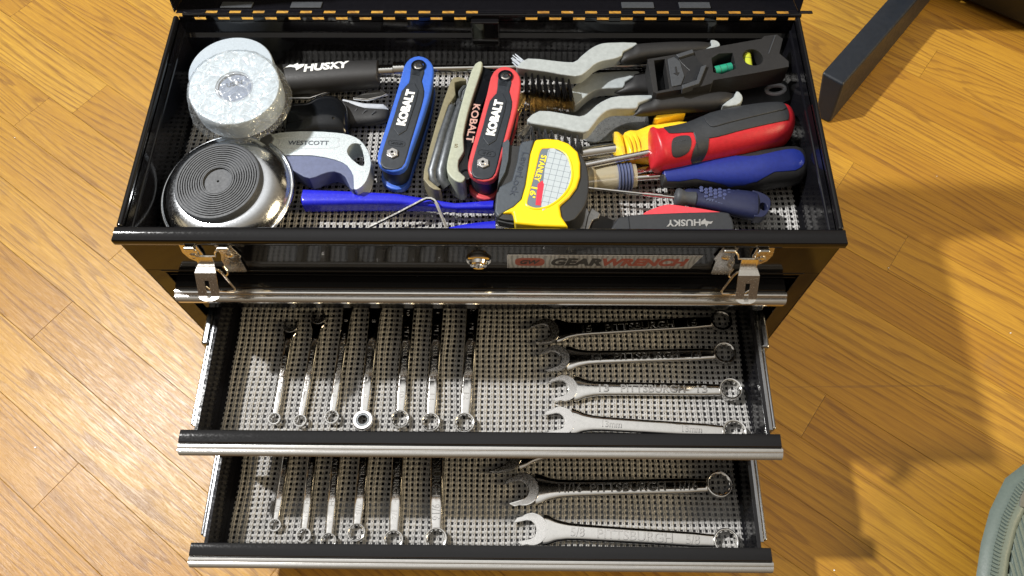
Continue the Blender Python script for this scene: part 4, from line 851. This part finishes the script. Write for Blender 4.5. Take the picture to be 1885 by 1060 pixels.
# folding hex key sets
def folding_set(key, cm, label, txt, small, sc=1.):
    g = D['blue']; loc, r = place(key, 23.75 if key == 'blue' else 24.3)
    t = thing('folding_hex_key_set', label, 'hex key set', loc, r, 'folding hex key sets in the tray')
    pl = smoothpoly([(x*sc, y*sc) for x, y in g['plate']], 2)
    MB().prism(pl, 2.15, 2.78).build('side_plate', cm, t, bevel=.18, seg=3)
    lo = [(x*.985*sc-.25, y*.98*sc) for x, y in g['plate']]
    MB().prism(smoothpoly(lo, 2), .0, .55).build('side_plate', cm, t, bevel=.14, seg=3)
    MB().prism(smoothpoly([(x*sc*.96+.1, y*sc*.9) for x, y in g['plate']], 2), .5, 2.2).build('liner_block', 'kblack', t, bevel=.05)
    bk = smoothpoly([(x*sc, y*sc) for x, y in g['black']], 2)
    MB().prism(bk, 2.4, 2.86).build('inlay', 'kblack', t, bevel=.12, seg=3)
    lb = [(x*sc, y*sc) for x, y in g['lab']]
    MB().prism(lb, 2.8, 2.93).build('label_panel', 'kblack', t, bevel=.05)
    cx = sum(p[0] for p in lb)/len(lb); cy = sum(p[1] for p in lb)/len(lb)
    MB().prism([(cx+(x-cx)*.93, cy+(y-cy)*.84) for x, y in lb], 2.86, 2.945).build('label_field', 'kblack', t)
    text(txt, 'lettering', 'white', t, 4.55*sc, -.02, 2.95, 3.7*sc, .78*sc, 0, ext=.02, bold=.06)
    text(small, 'lettering', 'kblack', t, .98*sc, -.10, 2.885, .95 if len(small) > 3 else .65, .26, R(90), ext=.03, bold=.01)
    oval = rrect(.72*sc, 1.24*sc, -.78, .58, .25); MB().tube([(x, y, 2.87) for x, y in oval+[oval[0]]], .03, 6).build('pill_outline', 'kblack', t)
    hx = [(-.06*sc+.52*math.cos(R(60*i+12)), -.02+.52*math.sin(R(60*i+12))) for i in range(6)]
    MB().prism(hx, 2.8, 3.05).build('nut', 'satin', t, bevel=.07); MB().lathe([(0, .27), (.1, .25), (.1, .12), (.02, .11), (.02, .01)], 24, c=(-.06*sc, -.02, 3.03)).build('bolt_end', 'satin', t)
    bx_ = 9.1*sc; MB().lathe([(0, .62), (.12, .62), (.12, .45), (0, .44)], 32, c=(bx_, -.0, 2.78), closed=True).build('bolt_collar', 'blackgl', t)
    MB().lathe([(0, .36), (.08, .36), (.1, .30), (.1, .17), (0, .16), (0, .01)], 28, c=(bx_, 0, 2.80)).build('bolt_head', 'nickel', t)
    for q in range(4): MB().tube([((8.05+q*.14)*sc, -.30, 2.88), ((8.10+q*.14)*sc, 0.02, 2.9), ((8.05+q*.14)*sc, .36, 2.88)], .035, 6).build('thumb_ridge', 'kblack', t)
    # folded keys between the plates, their eyes stacked at the lower bolt
    for q in range(5):
        zz = .62+q*.31
        mb = MB().lathe([(0, .84), (.06, .90), (.18, .90), (.24, .84)], 30, c=(-.45*sc, -.02, zz)); mb.tube([(-.2, .4-q*.12, zz+.12), (7.4*sc-q*.4, .5-q*.22, zz+.12)], .15, 6)
        mb.build('hex_key', 'keysteel', t)
    return t
folding_set('blue', 'kblue', 'bright blue folding hex key set with black inlay and white lettering', 'KOBALT', 'METRIC')
folding_set('red', 'kred', 'coral red folding hex key set, its lower corner touching the tape measure', 'KOBALT', 'SAE', 8.83/9.1)

# beige folding set lying open side up
loc, r = place('beige', 23.4); g = D['beige']
t = thing('folding_key_set', 'worn beige folding key set standing on edge with dark star keys showing', 'hex key set', loc, r, 'folding hex key sets in the tray')
MB().prism(smoothpoly(g['pl2'], 2), .2, 2.3).build('side_plate', 'olive', t, bevel=.12, seg=3)
MB().prism(smoothpoly(g['pl'], 2), .3, 2.95).build('side_plate', 'beige', t, bevel=.16, seg=3)
MB().prism(g['face'], .2, 2.55).build('outer_face', 'blackgl', t, bevel=.08)
for kk, r_ in (('k1', .42), ('k2', .44)):
    p = g[kk]; b = MB(); b.tube([(p[0][0], p[0][1], 2.05), (p[1][0], p[1][1], 2.1), (p[2][0], p[2][1], 2.1), (p[2][0]-.55, p[2][1]-.12, 1.9), (p[2][0]-.95, p[2][1]-.6, 1.6)], [r_*.8, r_, r_, r_, r_*.9], 14); b.build('star_key', 'keysteel', t)
    MB().prism([(p[0][0]+.5, p[0][1]+.10), (p[0][0]+.1, p[0][1]+.16), (p[0][0]-.1, p[0][1]), (p[0][0]+.05, p[0][1]-.18), (p[0][0]+.45, p[0][1]-.22), (p[0][0]+.2, p[0][1]-.03)], 1.95, 2.25).build('star_tip', 'nickel', t, bevel=.05)
for q in range(4): MB().tube([(7.6, 1.55-.32*q, 1.5), (9.3, 1.55-.34*q, 1.8), (9.9, 1.3-.36*q, 1.8), (10.1, .9-.36*q, 1.6)], .15, 8).build('key_bend', 'keysteel', t)
MB().prism([(7.3, 1.6), (8.5, 1.7), (8.6, .6), (7.6, .4)], .6, 1.95).build('key_block', 'rubber', t, bevel=.06)
text('KOBALT', 'lettering', 'salmon', t, 5.6, -.22, 2.57, 3.9, .62, math.pi, ext=.02, bold=.02)
MB().lathe([(0, .5), (.1, .5), (.12, .36), (.02, .34), (.02, .01)], 28, c=(.55, -.45, 2.5)).build('bolt_cap', 'blackgl', t)
MB().lathe([(0, .36), (.05, .36), (.05, .26), (0, .25)], 28, c=(10.5, -.65, 2.55), closed=True).build('bolt_ring', 'blackgl', t)
text('5', 'lettering', 'olive', t, 2.9, .72, 2.97, .3, .35, R(-90), ext=.01)

# tape measure
loc, r = place('tape', 23.9); g = D['tape']
t = thing('tape_measure', 'yellow and black tape measure with a round gridded label, lying on the blue handles', 'tape measure', loc, r)
blk = [(5.2, 3.3), (5.65, 2.95), (5.39, 2.7), (5.5, 1.95), (5.76, 1.85), (6.2, .88), (6.6, -.85), (6.4, -1.85), (5.8, -2.85), (5.0, -3.45), (4.0, -3.85), (2.56, -4.15), (1.4, -4.15), (.3, -3.8), (-.35, -3.3), (-.9, -1.2), (-1.3, .75), (-1.35, 1.9), (-.95, 2.3), (.61, 2.6), (2.49, 2.6), (3.6, 2.75)]
MB().prism(smoothpoly(blk, 2), 0, 3.45).build('case', 'tapeside', t, bevel=.35, seg=4)
lft = [(5.76, 1.85), (6.2, .95), (4.8, .94), (1.86, .61), (.57, .6), (-.22, 1.03), (-1.0, 1.75), (-1.35, 1.9), (-.95, 2.3), (.61, 2.55), (1.28, 2.5), (2.06, 1.72), (3.85, 1.75), (5.4, 1.95)]
MB().prism(lft, .8, 3.62).build('grip_panel', 'tapeblack', t, bevel=.14, seg=3)
MB().prism([(5.15, 3.25), (5.6, 2.95), (5.35, 2.75), (3.75, 2.45), (2.6, 2.4), (1.4, 2.62), (.8, 2.55), (2.49, 2.8), (3.6, 2.9)], .5, 3.75).build('lock_button', 'tapeblack', t, bevel=.12, seg=3)
yl = [(6.15, .88), (6.45, .06), (6.6, -.85), (6.42, -1.75), (5.8, -2.6), (4.87, -3.0), (3.6, -3.25), (2.6, -3.2), (1.6, -2.85), (.7, -2.3), (-.2, -2.65), (-.95, -3.35), (-1.38, -1.25), (-1.62, .58), (-.78, .95), (-.95, 1.75), (-.22, 1.03), (.57, .6), (1.86, .61), (4.82, .94)]
MB().prism(yl, .25, 3.72).build('yellow_shell', 'yellow', t, bevel=.22, seg=4)
lb = smoothpoly(g['label'], 3); lb = [(x*1.0+.05, y) for x, y in lb]
MB().tube([(x, y, 3.70) for x, y in lb+[lb[0]]], .10, 8).build('label_bezel', 'yellow', t)
MB().prism(lb, 3.68, 3.735).build('label', 'label_g', t)
gr = smoothpoly(g['grid'], 3); gc = (sum(p[0] for p in gr)/len(gr), sum(p[1] for p in gr)/len(gr))
grd = [(gc[0]+(x-gc[0])*.95, gc[1]+(y-gc[1])*.93-.04) for x, y in gr]
lab = MB().prism(grd, 3.72, 3.745).build('grid_field', 'label_w', t)
b = MB()
for q in range(12):
    x = .2+q*.5; sp = [p for p in [y/50-3 for y in range(0, 180)] if inpoly(x, p, grd)]
    if len(sp) > 3: b.box(x-.012, x+.012, min(sp), max(sp), 3.74, 3.75)
for q in range(6):
    y = -2.45+q*.5; sp = [p for p in [x/40 for x in range(0, 240)] if inpoly(p, y, grd)]
    if len(sp) > 3: b.box(min(sp), max(sp), y-.012, y+.012, 3.741, 3.751)
b.build('grid_lines', 'label_g', lab, smooth=0)
MB().prism([(.25, -.55), (2.1, -.28), (2.05, -.02), (2.35, -.32), (2.1, -.62), (.35, -1.05)][:2]+[(2.5, -.55), (2.2, -.75), (.30, -.95)], 3.745, 3.757).build('red_stripe', 'label_r', t)
text('STANLEY', 'lettering', 'letter_y', t, 3.55, -.16, 3.75, 2.5, .46, math.pi, ext=.01, bold=.03)
text("16'", 'lettering', 'letter_y', t, 1.3, -.13, 3.75, .95, .50, math.pi, ext=.01, bold=.03)
text('LeverLock', 'lettering', 'ink', t, 2.75, 1.28, 3.62, 4.1, .55, math.pi, ext=.03, bold=.01)
MB().prism([(-.95, 1.9), (-.85, 1.0), (-1.2, .62), (-1.5, .7), (-1.5, 2.0)], .3, 3.2).build('blade_mouth', 'tapeside', t, bevel=.1)
MB().prism([(-1.35, .9), (-1.55, .9), (-1.55, 2.1), (-1.35, 2.1)], 1.0, 2.6).build('hook', 'satin', t, bevel=.04)

# wire brushes
def bristles(t, a, b_, dirv, ln, rows, per, m, rad, spread=.25, z=.6, dz=.9, nm='bristle_tuft', seed=0):
    rg = random.Random(seed); a = Vector((*a, z)); b_ = Vector((*b_, z))
    for i in range(rows):
        c = a.lerp(b_, (i+.5)/rows); mb = MB()
        for j in range(per):
            s0 = c+Vector((rg.uniform(-.07, .07), 0, rg.uniform(-dz, dz)*.5))
            d = Vector((dirv[0]+rg.gauss(0, spread), dirv[1]+rg.gauss(0, spread*.4), rg.gauss(0, spread)*.8)).normalized()
            l = ln*rg.uniform(.82, 1.05); md = s0+d*l*.5; e_ = s0+d*l+Vector((rg.gauss(0, spread*.22), rg.gauss(0, spread*.1), rg.gauss(0, spread*.15)))
            mb.tube([s0, md, e_], rad, 3)
        mb.build(nm, m, t, smooth=0)
def brush(key, z, label, bm_, ln, rad, per, rows, spread, dirv, tuft=None, bris=None, seed=1, bz=.6):
    g = D[key]; loc, r = place(key, z-1.3); t = thing('wire_brush', label, 'wire brush', loc, r, 'small wire brushes at the back right of the tray')
    MB().prism(smoothpoly(g['grey'], 2), .25, 1.3).build('grey_frame', 'grey_pl', t, bevel=.16, seg=3)
    b = MB(); inflate(b, smoothpoly(g['grip'], 3), .75, zk=1.05, zmax=.72, nx=36, nr=24, pw=2.6); b.build('grip', 'blackmat', t, smooth=60)
    if 'tip' in g: MB().prism(smoothpoly(g['tip'], 2), .35, 1.28).build('handle_tip', 'grey_pl', t, bevel=.14, seg=3)
    a, c = bris or g['bris']; bristles(t, a, c, dirv, ln, rows, per, bm_, rad, spread, seed=seed, z=bz)
    return t
t = brush('brusha', 27.2, 'black nylon bristled brush with grey neck, rearmost of the three wire brushes', 'nylonblack', 1.85, .036, 44, 8, .05, (-.02, -1), seed=2)
bristles(t, (-.05, .15), (.45, .6), (-.55, .83), 1.15, 4, 4, 'tuftwire', .04, .05, seed=5)
t = brush('brushb', 25.4, 'brass bristled brush tucked between the other two brushes', 'brass', 1.9, .019, 70, 8, .15, (-.05, -1), bris=[(-2.0, .5), (1.4, -.1)], seed=3, bz=1.7)
bristles(t, (-2.3, .3), (-1.9, .4), (-.8, -.65), 1.8, 2, 70, 'brass', .018, .22, seed=8, z=1.7)
t = brush('brushc', 27.4, 'steel bristled brush with grey neck, foremost of the three wire brushes', 'wire', 1.5, .024, 60, 8, .10, (.02, -1), seed=4)
bristles(t, (-.3, -.2), (.2, -.4), (-.75, -.75), 1.2, 2, 60, 'wire', .014, .2, seed=9)

# torpedo level
loc, r = place('level', 26.3); g = D['level']
t = thing('torpedo_level', 'small black torpedo level with a green vial and a yellow vial, lying on the brushes', 'level', loc, r, tilt=(R(-2), R(-1)))
c2, c3_ = g['w2']; rad = math.dist(c2, c3_)
MB().prism(g['body'], 0, 1.85, holes=[g['w1'], circ(c2[0], c2[1], rad*1.0, 28, rad*1.1), g['rec']]).build('body', 'blackmat', t, bevel=.07, seg=2)
MB().prism(g['rec'], .1, .5).build('recess_floor', 'blackgl', t); MB().prism(g['w1'], .0, .18).build('window_floor', 'blackpl', t); 
MB().prism(circ(c2[0], c2[1], rad*.99, 24, rad*1.08), .0, .18).build('window_floor', 'blackpl', t)
MB().prism(g['plate'], 1.6, 1.95).build('slide_plate', 'rubber', t, bevel=.05)
MB().prism(g['br'], 1.5, 2.15).build('clip_bar', 'rubber', t, bevel=.06); MB().prism(g['br2'], 1.5, 2.15).build('clip_bar', 'rubber', t, bevel=.06); MB().prism(g['chev'], 1.6, 1.92).build('chevron', 'blackpl', t, bevel=.05)
a, b_ = g['arrow']; MB().prism([(a[0]-.06, a[1]), (a[0]+.06, a[1]), (b_[0]+.08, b_[1]+.3), (b_[0]+.25, b_[1]+.3), (b_[0], b_[1]), (b_[0]-.25, b_[1]+.3), (b_[0]-.06, b_[1]+.3)], 1.95, 1.985).build('arrow_mark', 'blackmat', t)
for (p, q, m_) in ((g['v1'][0], g['v1'][1], 'vialgreen'), (g['v2'][0], g['v2'][1], 'vialyellow')):
    P0 = Vector((*p, 1.15)); P1 = Vector((*q, 1.15))
    v_ = MB().tube([P0, P1], .40, 24).build('vial', m_, t); MB().tube([P0.lerp(P1, .35), P0.lerp(P1, .62)], [.15, .15], 12).build('bubble', 'vialclear', v_)
    v_.children[0].location = (0, 0, .2*S)
    for f_ in (.3, .68): c = P0.lerp(P1, f_); MB().tube([c, c+(P1-P0).normalized()*.04], .405, 24).build('vial_line', 'ink', v_)
    for f_, k_ in ((-.08, -.0), (1.0, 1.08)): MB().tube([P0.lerp(P1, f_), P0.lerp(P1, f_+.08)], .42, 20).build('vial_end', 'blackgl', t)
a, b_ = g['line']; MB().tube([(a[0]-.15, a[1]-.05, 1.86), (b_[0], b_[1], 1.86)], .05, 6).build('edge_line', 'rubber', t)

# putty knife with a hang hole
loc, r = place('putty', 23.5); g = D['putty']
t = thing('putty_knife', 'scraper with wide grey blade and black handle ending in a grey-rimmed hang hole', 'putty knife', loc, r)
rg = g['ring'][0]; ov = [(rg[0]+.80*math.cos(R(a))*(1), rg[1]+.46*math.sin(R(a))) for a in range(0, 360, 15)]
MB().prism(g['hand'], .3, 1.75, holes=[ov]).build('handle', 'charcoal', t, bevel=.28, seg=3)
MB().tube([(x, y, 1.72) for x, y in ov+[ov[0], ov[1]]], .19, 8).build('hole_rim', 'core', t)
MB().prism(g['blade'], .9, 1.02).build('blade', 'blade', t, bevel=.03)
MB().prism([(-4.8, 3.6), (-2.6, 4.3), (-.3, 3.9), (.2, 2.3), (-2.5, 1.6), (-5.0, 1.2)], .25, .35).build('blade_corner', 'blade', t, bevel=.03)

# screwdrivers
def handle(t, prof, zc, m, zk=.95, **k): b = MB(); inflate(b, prof, zc, zk=zk, nx=90, nr=56, **k); return b
loc, r = place('redsd', 25.0); g = D['redsd']; ZC = 1.0
t = thing('screwdriver', 'large red and dark grey screwdriver with a fat handle, over the yellow one', 'screwdriver', loc, r, 'screwdrivers in the right half of the tray')
pf = smoothpoly(g['prof'], 3)
handle(t, pf, ZC, 'red_pl').build('handle', 'red_pl', t, smooth=60)
sf = surf(pf, ZC, .95)
top = smoothpoly([(1.62, 1.30), (3.35, 1.50), (5.48, 1.90), (8.36, 1.93), (11.45, 1.62), (11.63, 1.02), (11.3, -.50), (10.6, -.85), (7.4, -.98), (4.47, -1.0), (3.6, -.25), (1.80, .12), (1.50, .40)], 4)
drape(MB(), top, sf, .07, 120, 36).build('grip_overmould', 'charcoal', t, smooth=80)
drape(MB(), smoothpoly([(2.85, -1.93), (4.0, -1.92), (4.35, -1.2), (4.5, -.5), (4.2, 0), (3.4, 0), (3.45, -.9)], 3), sf, .066, 40, 30).build('grip_band', 'charcoal', t, smooth=80)
drape(MB(), smoothpoly(g['pad'], 4), sf, .05, 30, 20).build('thumb_pad', 'charcoal', t, smooth=80)
drape(MB(), smoothpoly(g['pan'], 3), sf, .16, 60, 20).build('raised_panel', 'charcoal', t, smooth=80)
rg_ = random.Random(4)
for i in range(5):
    for j in range(3): MB().lathe([(0, .06), (.05, .04), (.06, .005)], 8, c=(1.75+i*.24+(j % 2)*.1, -.72-j*.26, ZC+1.66-j*.12)).build('grip_dot', 'rubber', t)
a, b_ = g['shaft']; MB().tube([(a[0], a[1], ZC-.3), (b_[0]+.4, b_[1], ZC)], .30, 20).build('shaft', 'satin', t)

loc, r = place('yellow', 24.6); g = D['yellow']
t = thing('nut_driver', 'amber yellow handled nut driver with a thick chrome shaft, under the red screwdriver', 'nut driver', loc, r)
b = MB(); inflate(b, smoothpoly(g['body'], 2), .6, zk=.62, nx=40, nr=30, pw=2.6); b.build('handle', 'yellow2', t, smooth=50)
b = MB(); inflate(b, g['col'], .6, zk=.72, nx=24, nr=10, pw=2.); b.build('collar', 'yellow2', t, smooth=20)
for q in (1.25, 1.6, 1.95): MB().lathe([(0, 1.18), (.08, 1.30), (.16, 1.18)], 30, axis='x', c=(q-.2, -.62, .5)).build('ring_ridge', 'yellow2', t)
MB().prism(g['fin'], .7, 1.9).build('fin', 'yellow2', t, bevel=.14, seg=3)
a, b_ = g['shaft']; MB().tube([(a[0]-1, a[1], .5), (b_[0]+.5, b_[1]-.1, .5)], .62, 24).build('shaft', 'chrome', t)

loc, r = place('clear', 24.1); g = D['clear']
t = thing('screwdriver', 'clear acetate handled screwdriver with a ribbed dark collar, tip under the tape measure', 'screwdriver', loc, r, 'screwdrivers in the right half of the tray')
MB().lathe([(-3.5, 1.0), (-1.2, .98), (-.2, .92), (.1, 1.08), (.35, .84), (.55, .88), (1.2, .98), (2.1, 1.05)], 28, axis='x', c=(0, 0, .6)).build('handle', 'amberclear', t, smooth=50)
MB().lathe([(-3.4, .3), (1.9, .3)], 16, axis='x', c=(0, 0, .6)).build('core', 'brass', t)
for q in range(5): MB().lathe([(0, .98), (.07, 1.13), (.17, 1.13), (.24, .98)], 30, axis='x', c=(2.05+q*.25, 0, .6), closed=False).build('collar_ring', 'steelblue', t, smooth=40)
MB().lathe([(0, 1.0), (.35, .96), (.4, .3)], 28, axis='x', c=(3.25, 0, .6)).build('end_cap', 'amberclear', t)
q = g['rest']; MB().prism([(3.5, -.0), (3.55, .55), (5.2, .85), (5.6, .42)], .55, .75).build('flat_bar', 'chrome', t, bevel=.05); MB().tube([(3.4, .25, .55), (5.4, .42, .55), (q[1][0]+1.5, q[1][1]+.25, .55)], .10, 10).build('shaft', 'satin', t)

loc, r = place('bluesd', 24.2); g = D['bluesd']
t = thing('screwdriver', 'royal blue and black screwdriver with a fat rounded handle against the right wall', 'screwdriver', loc, r, 'screwdrivers in the right half of the tray')
pf = smoothpoly(g['prof'], 3)
handle(t, pf, .95, 'blackmat', zk=.8).build('handle', 'blackmat', t, smooth=60)
blue_zone = smoothpoly([(0.02, .9), (.5, 1.05), (3.0, 1.3), (5.0, 1.2), (6.2, .75), (7.6, .55), (9.2, .85), (10.6, 1.0), (11.2, .4), (11.1, -.4), (10.3, -.95), (8.6, -1.0), (7.2, -1.5), (5.2, -1.4), (2.5, -.75), (.3, -.7)], 2)
drape(MB(), blue_zone, surf(pf, .95, .8), .05, 120, 40).build('blue_inlay', 'royal', t, smooth=80)
a, b_ = g['shaft']; MB().tube([(a[0]-6, a[1]-.1, .55), (a[0], a[1], .7), (b_[0]+.3, b_[1], .8)], .26, 16).build('shaft', 'chrome', t)

loc, r = place('navysd', 24.3); g = D['navysd']
t = thing('screwdriver', 'small navy blue screwdriver with a honeycomb grip, knurled shaft and hang hole', 'screwdriver', loc, r, 'screwdrivers in the right half of the tray')
pf = smoothpoly(g['prof'], 3)
h_ = g['hole'][0]
b = MB(); inflate(b, pf, .6, zk=.62, nx=70, nr=44, x1=6.25, pw=2.5); b.build('handle', 'navy', t, smooth=60)
MB().prism([(x, y) for x, y in pf if x > 5.6] or pf, .1, 1.05, holes=[circ(h_[0], h_[1], .30, 16, .36)]).build('hang_loop', 'navy', t, bevel=.18, seg=3)
MB().lathe([(-.15, .3), (-.05, .66), (.15, .78), (.45, .70), (.75, .55), (1.5, .62)], 32, axis='x', c=(0, .1, .65)).build('collar', 'rubber', t, smooth=60)
# honeycomb pads
for i in range(9):
    for j in range(3):
        x = 1.9+i*.36; y = 1.0-j*.34-(i % 2)*.17-.03*i*0
        if i in (0,) and j == 2 or i > 7 and j == 2: continue
        dzz = (y-.35)/.95; MB().prism([(x+.17*math.cos(R(60*q)), y+.17*math.sin(R(60*q))) for q in range(6)], 0, .07).build('honeycomb_pad', 'navy2', t, loc=(0, 0, .60+.62*.95*math.sqrt(max(.05, 1-dzz*dzz))-.02), bevel=.03)
text('PITTSBURGH', 'lettering', 'steelblue', t, 3.6, -.25, 1.13, 2.6, .22, R(-7), ext=.02)
a, b_ = g['shaft']; MB().tube([(a[0]-2, a[1]+.1, .5), (0, .1, .65)], .13, 12).build('shaft', 'chrome', t)
kb = MB(); knurl(kb, g['knurl'][0][0], g['knurl'][1][0], .19, .14, .62, n=10); kb.build('knurled_band', 'chrome', t, smooth=20)

# red and charcoal folding knife at the front
loc, r = place('huskyk', 23.9); g = D['huskyk']
t = thing('folding_knife', 'charcoal and faded red folding utility knife against the front wall of the tray', 'utility knife', loc, r)
MB().prism(smoothpoly(g['body'], 2), 0, 1.5).build('body', 'charcoal', t, bevel=.25, seg=3)
MB().prism(smoothpoly(g['red'], 2), .25, 1.42).build('red_back', 'pink_pl', t, bevel=.16, seg=3)
MB().box(.9, .96, -1.3, .72, 1.3, 1.525).build('pivot_seam', 'blackgl', t)
MB().prism([(4.2, -1.45), (4.6, -1.28), (7.6, -1.25), (8.0, -1.5)], 1.2, 1.56).build('red_trim', 'pink_pl', t)
text('HUSKY', 'lettering', 'satin', t, 5.1, -.22, 1.53, 2.7, .60, math.pi, ext=.025, bold=.03, shear=.12)
MB().prism([(7.6-x*.62-.0, -.02-y*.7) for x, y in dog][::-1], 1.5, 1.54, xf=lambda p: (p[0]+.35, p[1]+.05, p[2])).build('emblem', 'satin', t, smooth=0)

# ================= AROUND THE TOOLBOX =================
g = D['bar']
t = thing('table_foot', 'black painted steel beam foot with a square post, right behind the toolbox', 'table foot', (g[1][0], g[1][1], 0), 0)
o_ = g[1]; P_ = lambda p: (p[0]-o_[0], p[1]-o_[1])
a, b_, c, d_ = P_(g[1]), P_(g[2]), P_(g[3]), P_(g[0])
dv = Vector((d_[0]-a[0], d_[1]-a[1])).normalized(); far_a = (a[0]+dv.x*55, a[1]+dv.y*55); far_b = (b_[0]+dv.x*55, b_[1]+dv.y*55)
fl = (P_(g[5]), P_(g[4]))
mb = MB(); mb.add([(*fl[0], 0.02), (*fl[1], 0.02), (far_b[0], far_b[1], .02), (far_a[0], far_a[1], .02), (*a, 5.5), (*b_, 5.5), (far_b[0], far_b[1], 5.5), (far_a[0], far_a[1], 5.5)],
   [(0, 3, 2, 1), (4, 5, 6, 7), (0, 1, 5, 4), (1, 2, 6, 5), (2, 3, 7, 6), (3, 0, 4, 7)]); mb.build('beam', 'footblack', t, bevel=.3, seg=4)
pc = (a[0]+dv.x*20.5+1.0, a[1]+dv.y*20.5-.8)
mb = MB(); u_ = dv; w_ = Vector((dv.y, -dv.x))
q = [(pc[0]+u_.x*s1*2.2+w_.x*s2*1.25, pc[1]+u_.y*s1*2.2+w_.y*s2*1.25) for s1, s2 in ((-1, -1), (1, -1), (1, 1), (-1, 1))]
mb.prism(q, 5.5, 62).build('post', 'footblack', t, bevel=.3, seg=3)
g = D['tr']; t = thing('furniture_foot', 'dark furniture foot at the top right edge of the floor', 'furniture foot', (g[0][0], g[0][1], 0), 0)
a = (0, 0); b_ = (g[1][0]-g[0][0], g[1][1]-g[0][1]); dv = Vector(b_).normalized(); nn = Vector((-dv.y, dv.x)); 
q = [(-dv.x*12, -dv.y*12), (dv.x*40, dv.y*40), (dv.x*40+nn.x*9, dv.y*40+nn.y*9), (-dv.x*12+nn.x*9, -dv.y*12+nn.y*9)]
MB().prism(q, .6, 6).build('beam', 'footblack', t, bevel=.4, seg=3)
MB().prism([(p[0]*.3+dv.x*3+nn.x*3, p[1]*.3+dv.y*3+nn.y*3) for p in q], .02, .62).build('pad', 'rubber', t)
# storage bin corner
g = D['bin']; t = thing('storage_bin', 'sage green ribbed plastic bin with a handle hole, at the lower right corner', 'bin', (72, -24, 0), R(0))
def binring(inset, z): return [(p[0]+inset, p[1]-inset*.6, z) for p in outl]
outl0 = [(67.5-72, -34+24), (68.1-72, -20.0+24), (69.2-72, -17.3+24), (70.7-72, -14.5+24), (72.8-72, -11.7+24), (74.8-72, -10.4+24), (78-72, -9.6+24), (100-72, -9.5+24), (100-72, -34+24)]
sm = outl0
cxy = (12., -3.)
def sc_(k_): return [(cxy[0]+(x-cxy[0])*k_, cxy[1]+(y-cxy[1])*k_) for x, y in sm]
def shell(levels, nm, m_, parent):
    vs = []; n = len(sm); fs = []
    for k_, z in levels: vs += [(x, y, z) for x, y in sc_(k_)]
    for i in range(len(levels)-1):
        for j in range(n): fs.append((i*n+j, i*n+(j+1) % n, (i+1)*n+(j+1) % n, (i+1)*n+j))
    return MB().add(vs, fs).build(nm, m_, parent, smooth=70)
shell([(.70, .1), (.80, 3), (.93, 5.4), (.985, 6.1), (1.0, 6.5), (.98, 6.9), (.95, 7.1), (.90, 7.15), (.875, 7.0), (.86, 6.2), (.70, 1.), (.6, .6), (.01, .5)], 'tub', 'binplastic', t)
# woven rib texture as small ribs on the rim
def arcpts(k_):
    return [Vector((x, y)) for x, y in sc_(k_)]
import itertools
inner = arcpts(.925); outer = arcpts(.955)
for (p0, p1), (q0, q1) in zip(zip(inner[:-2], inner[1:-1]), zip(outer[:-2], outer[1:-1])):
    L_ = (q1-q0).length; n_ = max(1, int(min(L_, 14)/.33))
    for i in range(n_):
        f_ = (i+.5)/n_*(min(L_, 14)/L_) if L_ <= 14 or p0.y < p1.y and p0.x < -6.5 and False else (i+.5)/n_*(min(L_, 14)/L_)
        if L_ > 13 and q0.x < -5: f_ = 1-f_
        a = p0.lerp(p1, f_); c = q0.lerp(q1, f_)
        MB().tube([(a.x, a.y, 7.20), (c.x, c.y, 7.16)], .10, 6).build('rib', 'binplastic', t)
MB().prism([(.9, 9.7), (1.3, 10.65), (2.4, 11.9), (5., 12.6), (5., 9.6), (1.7, 9.5)], 6.7, 7.22).build('handle_hole_shade', 'bindark', t, bevel=.15)  # solid block; the shade of the hole is only its colour
lidp = MB().prism([(.6, 9.0), (1.7, 9.2), (5.2, 9.3), (20, 9.3), (20, -9.5), (-2.3, -9.5), (-1.9, -2), (-1.2, 4.0)], 6.5, 6.9).build('panel', 'binplastic', t, bevel=.1)
for i in range(24): MB().box(-1.9+i*.42, -1.72+i*.42, -9.4, (3.2+i*.95) if i < 6 else 9.1, 6.9, 6.98).build('panel_rib', 'binplastic', lidp)
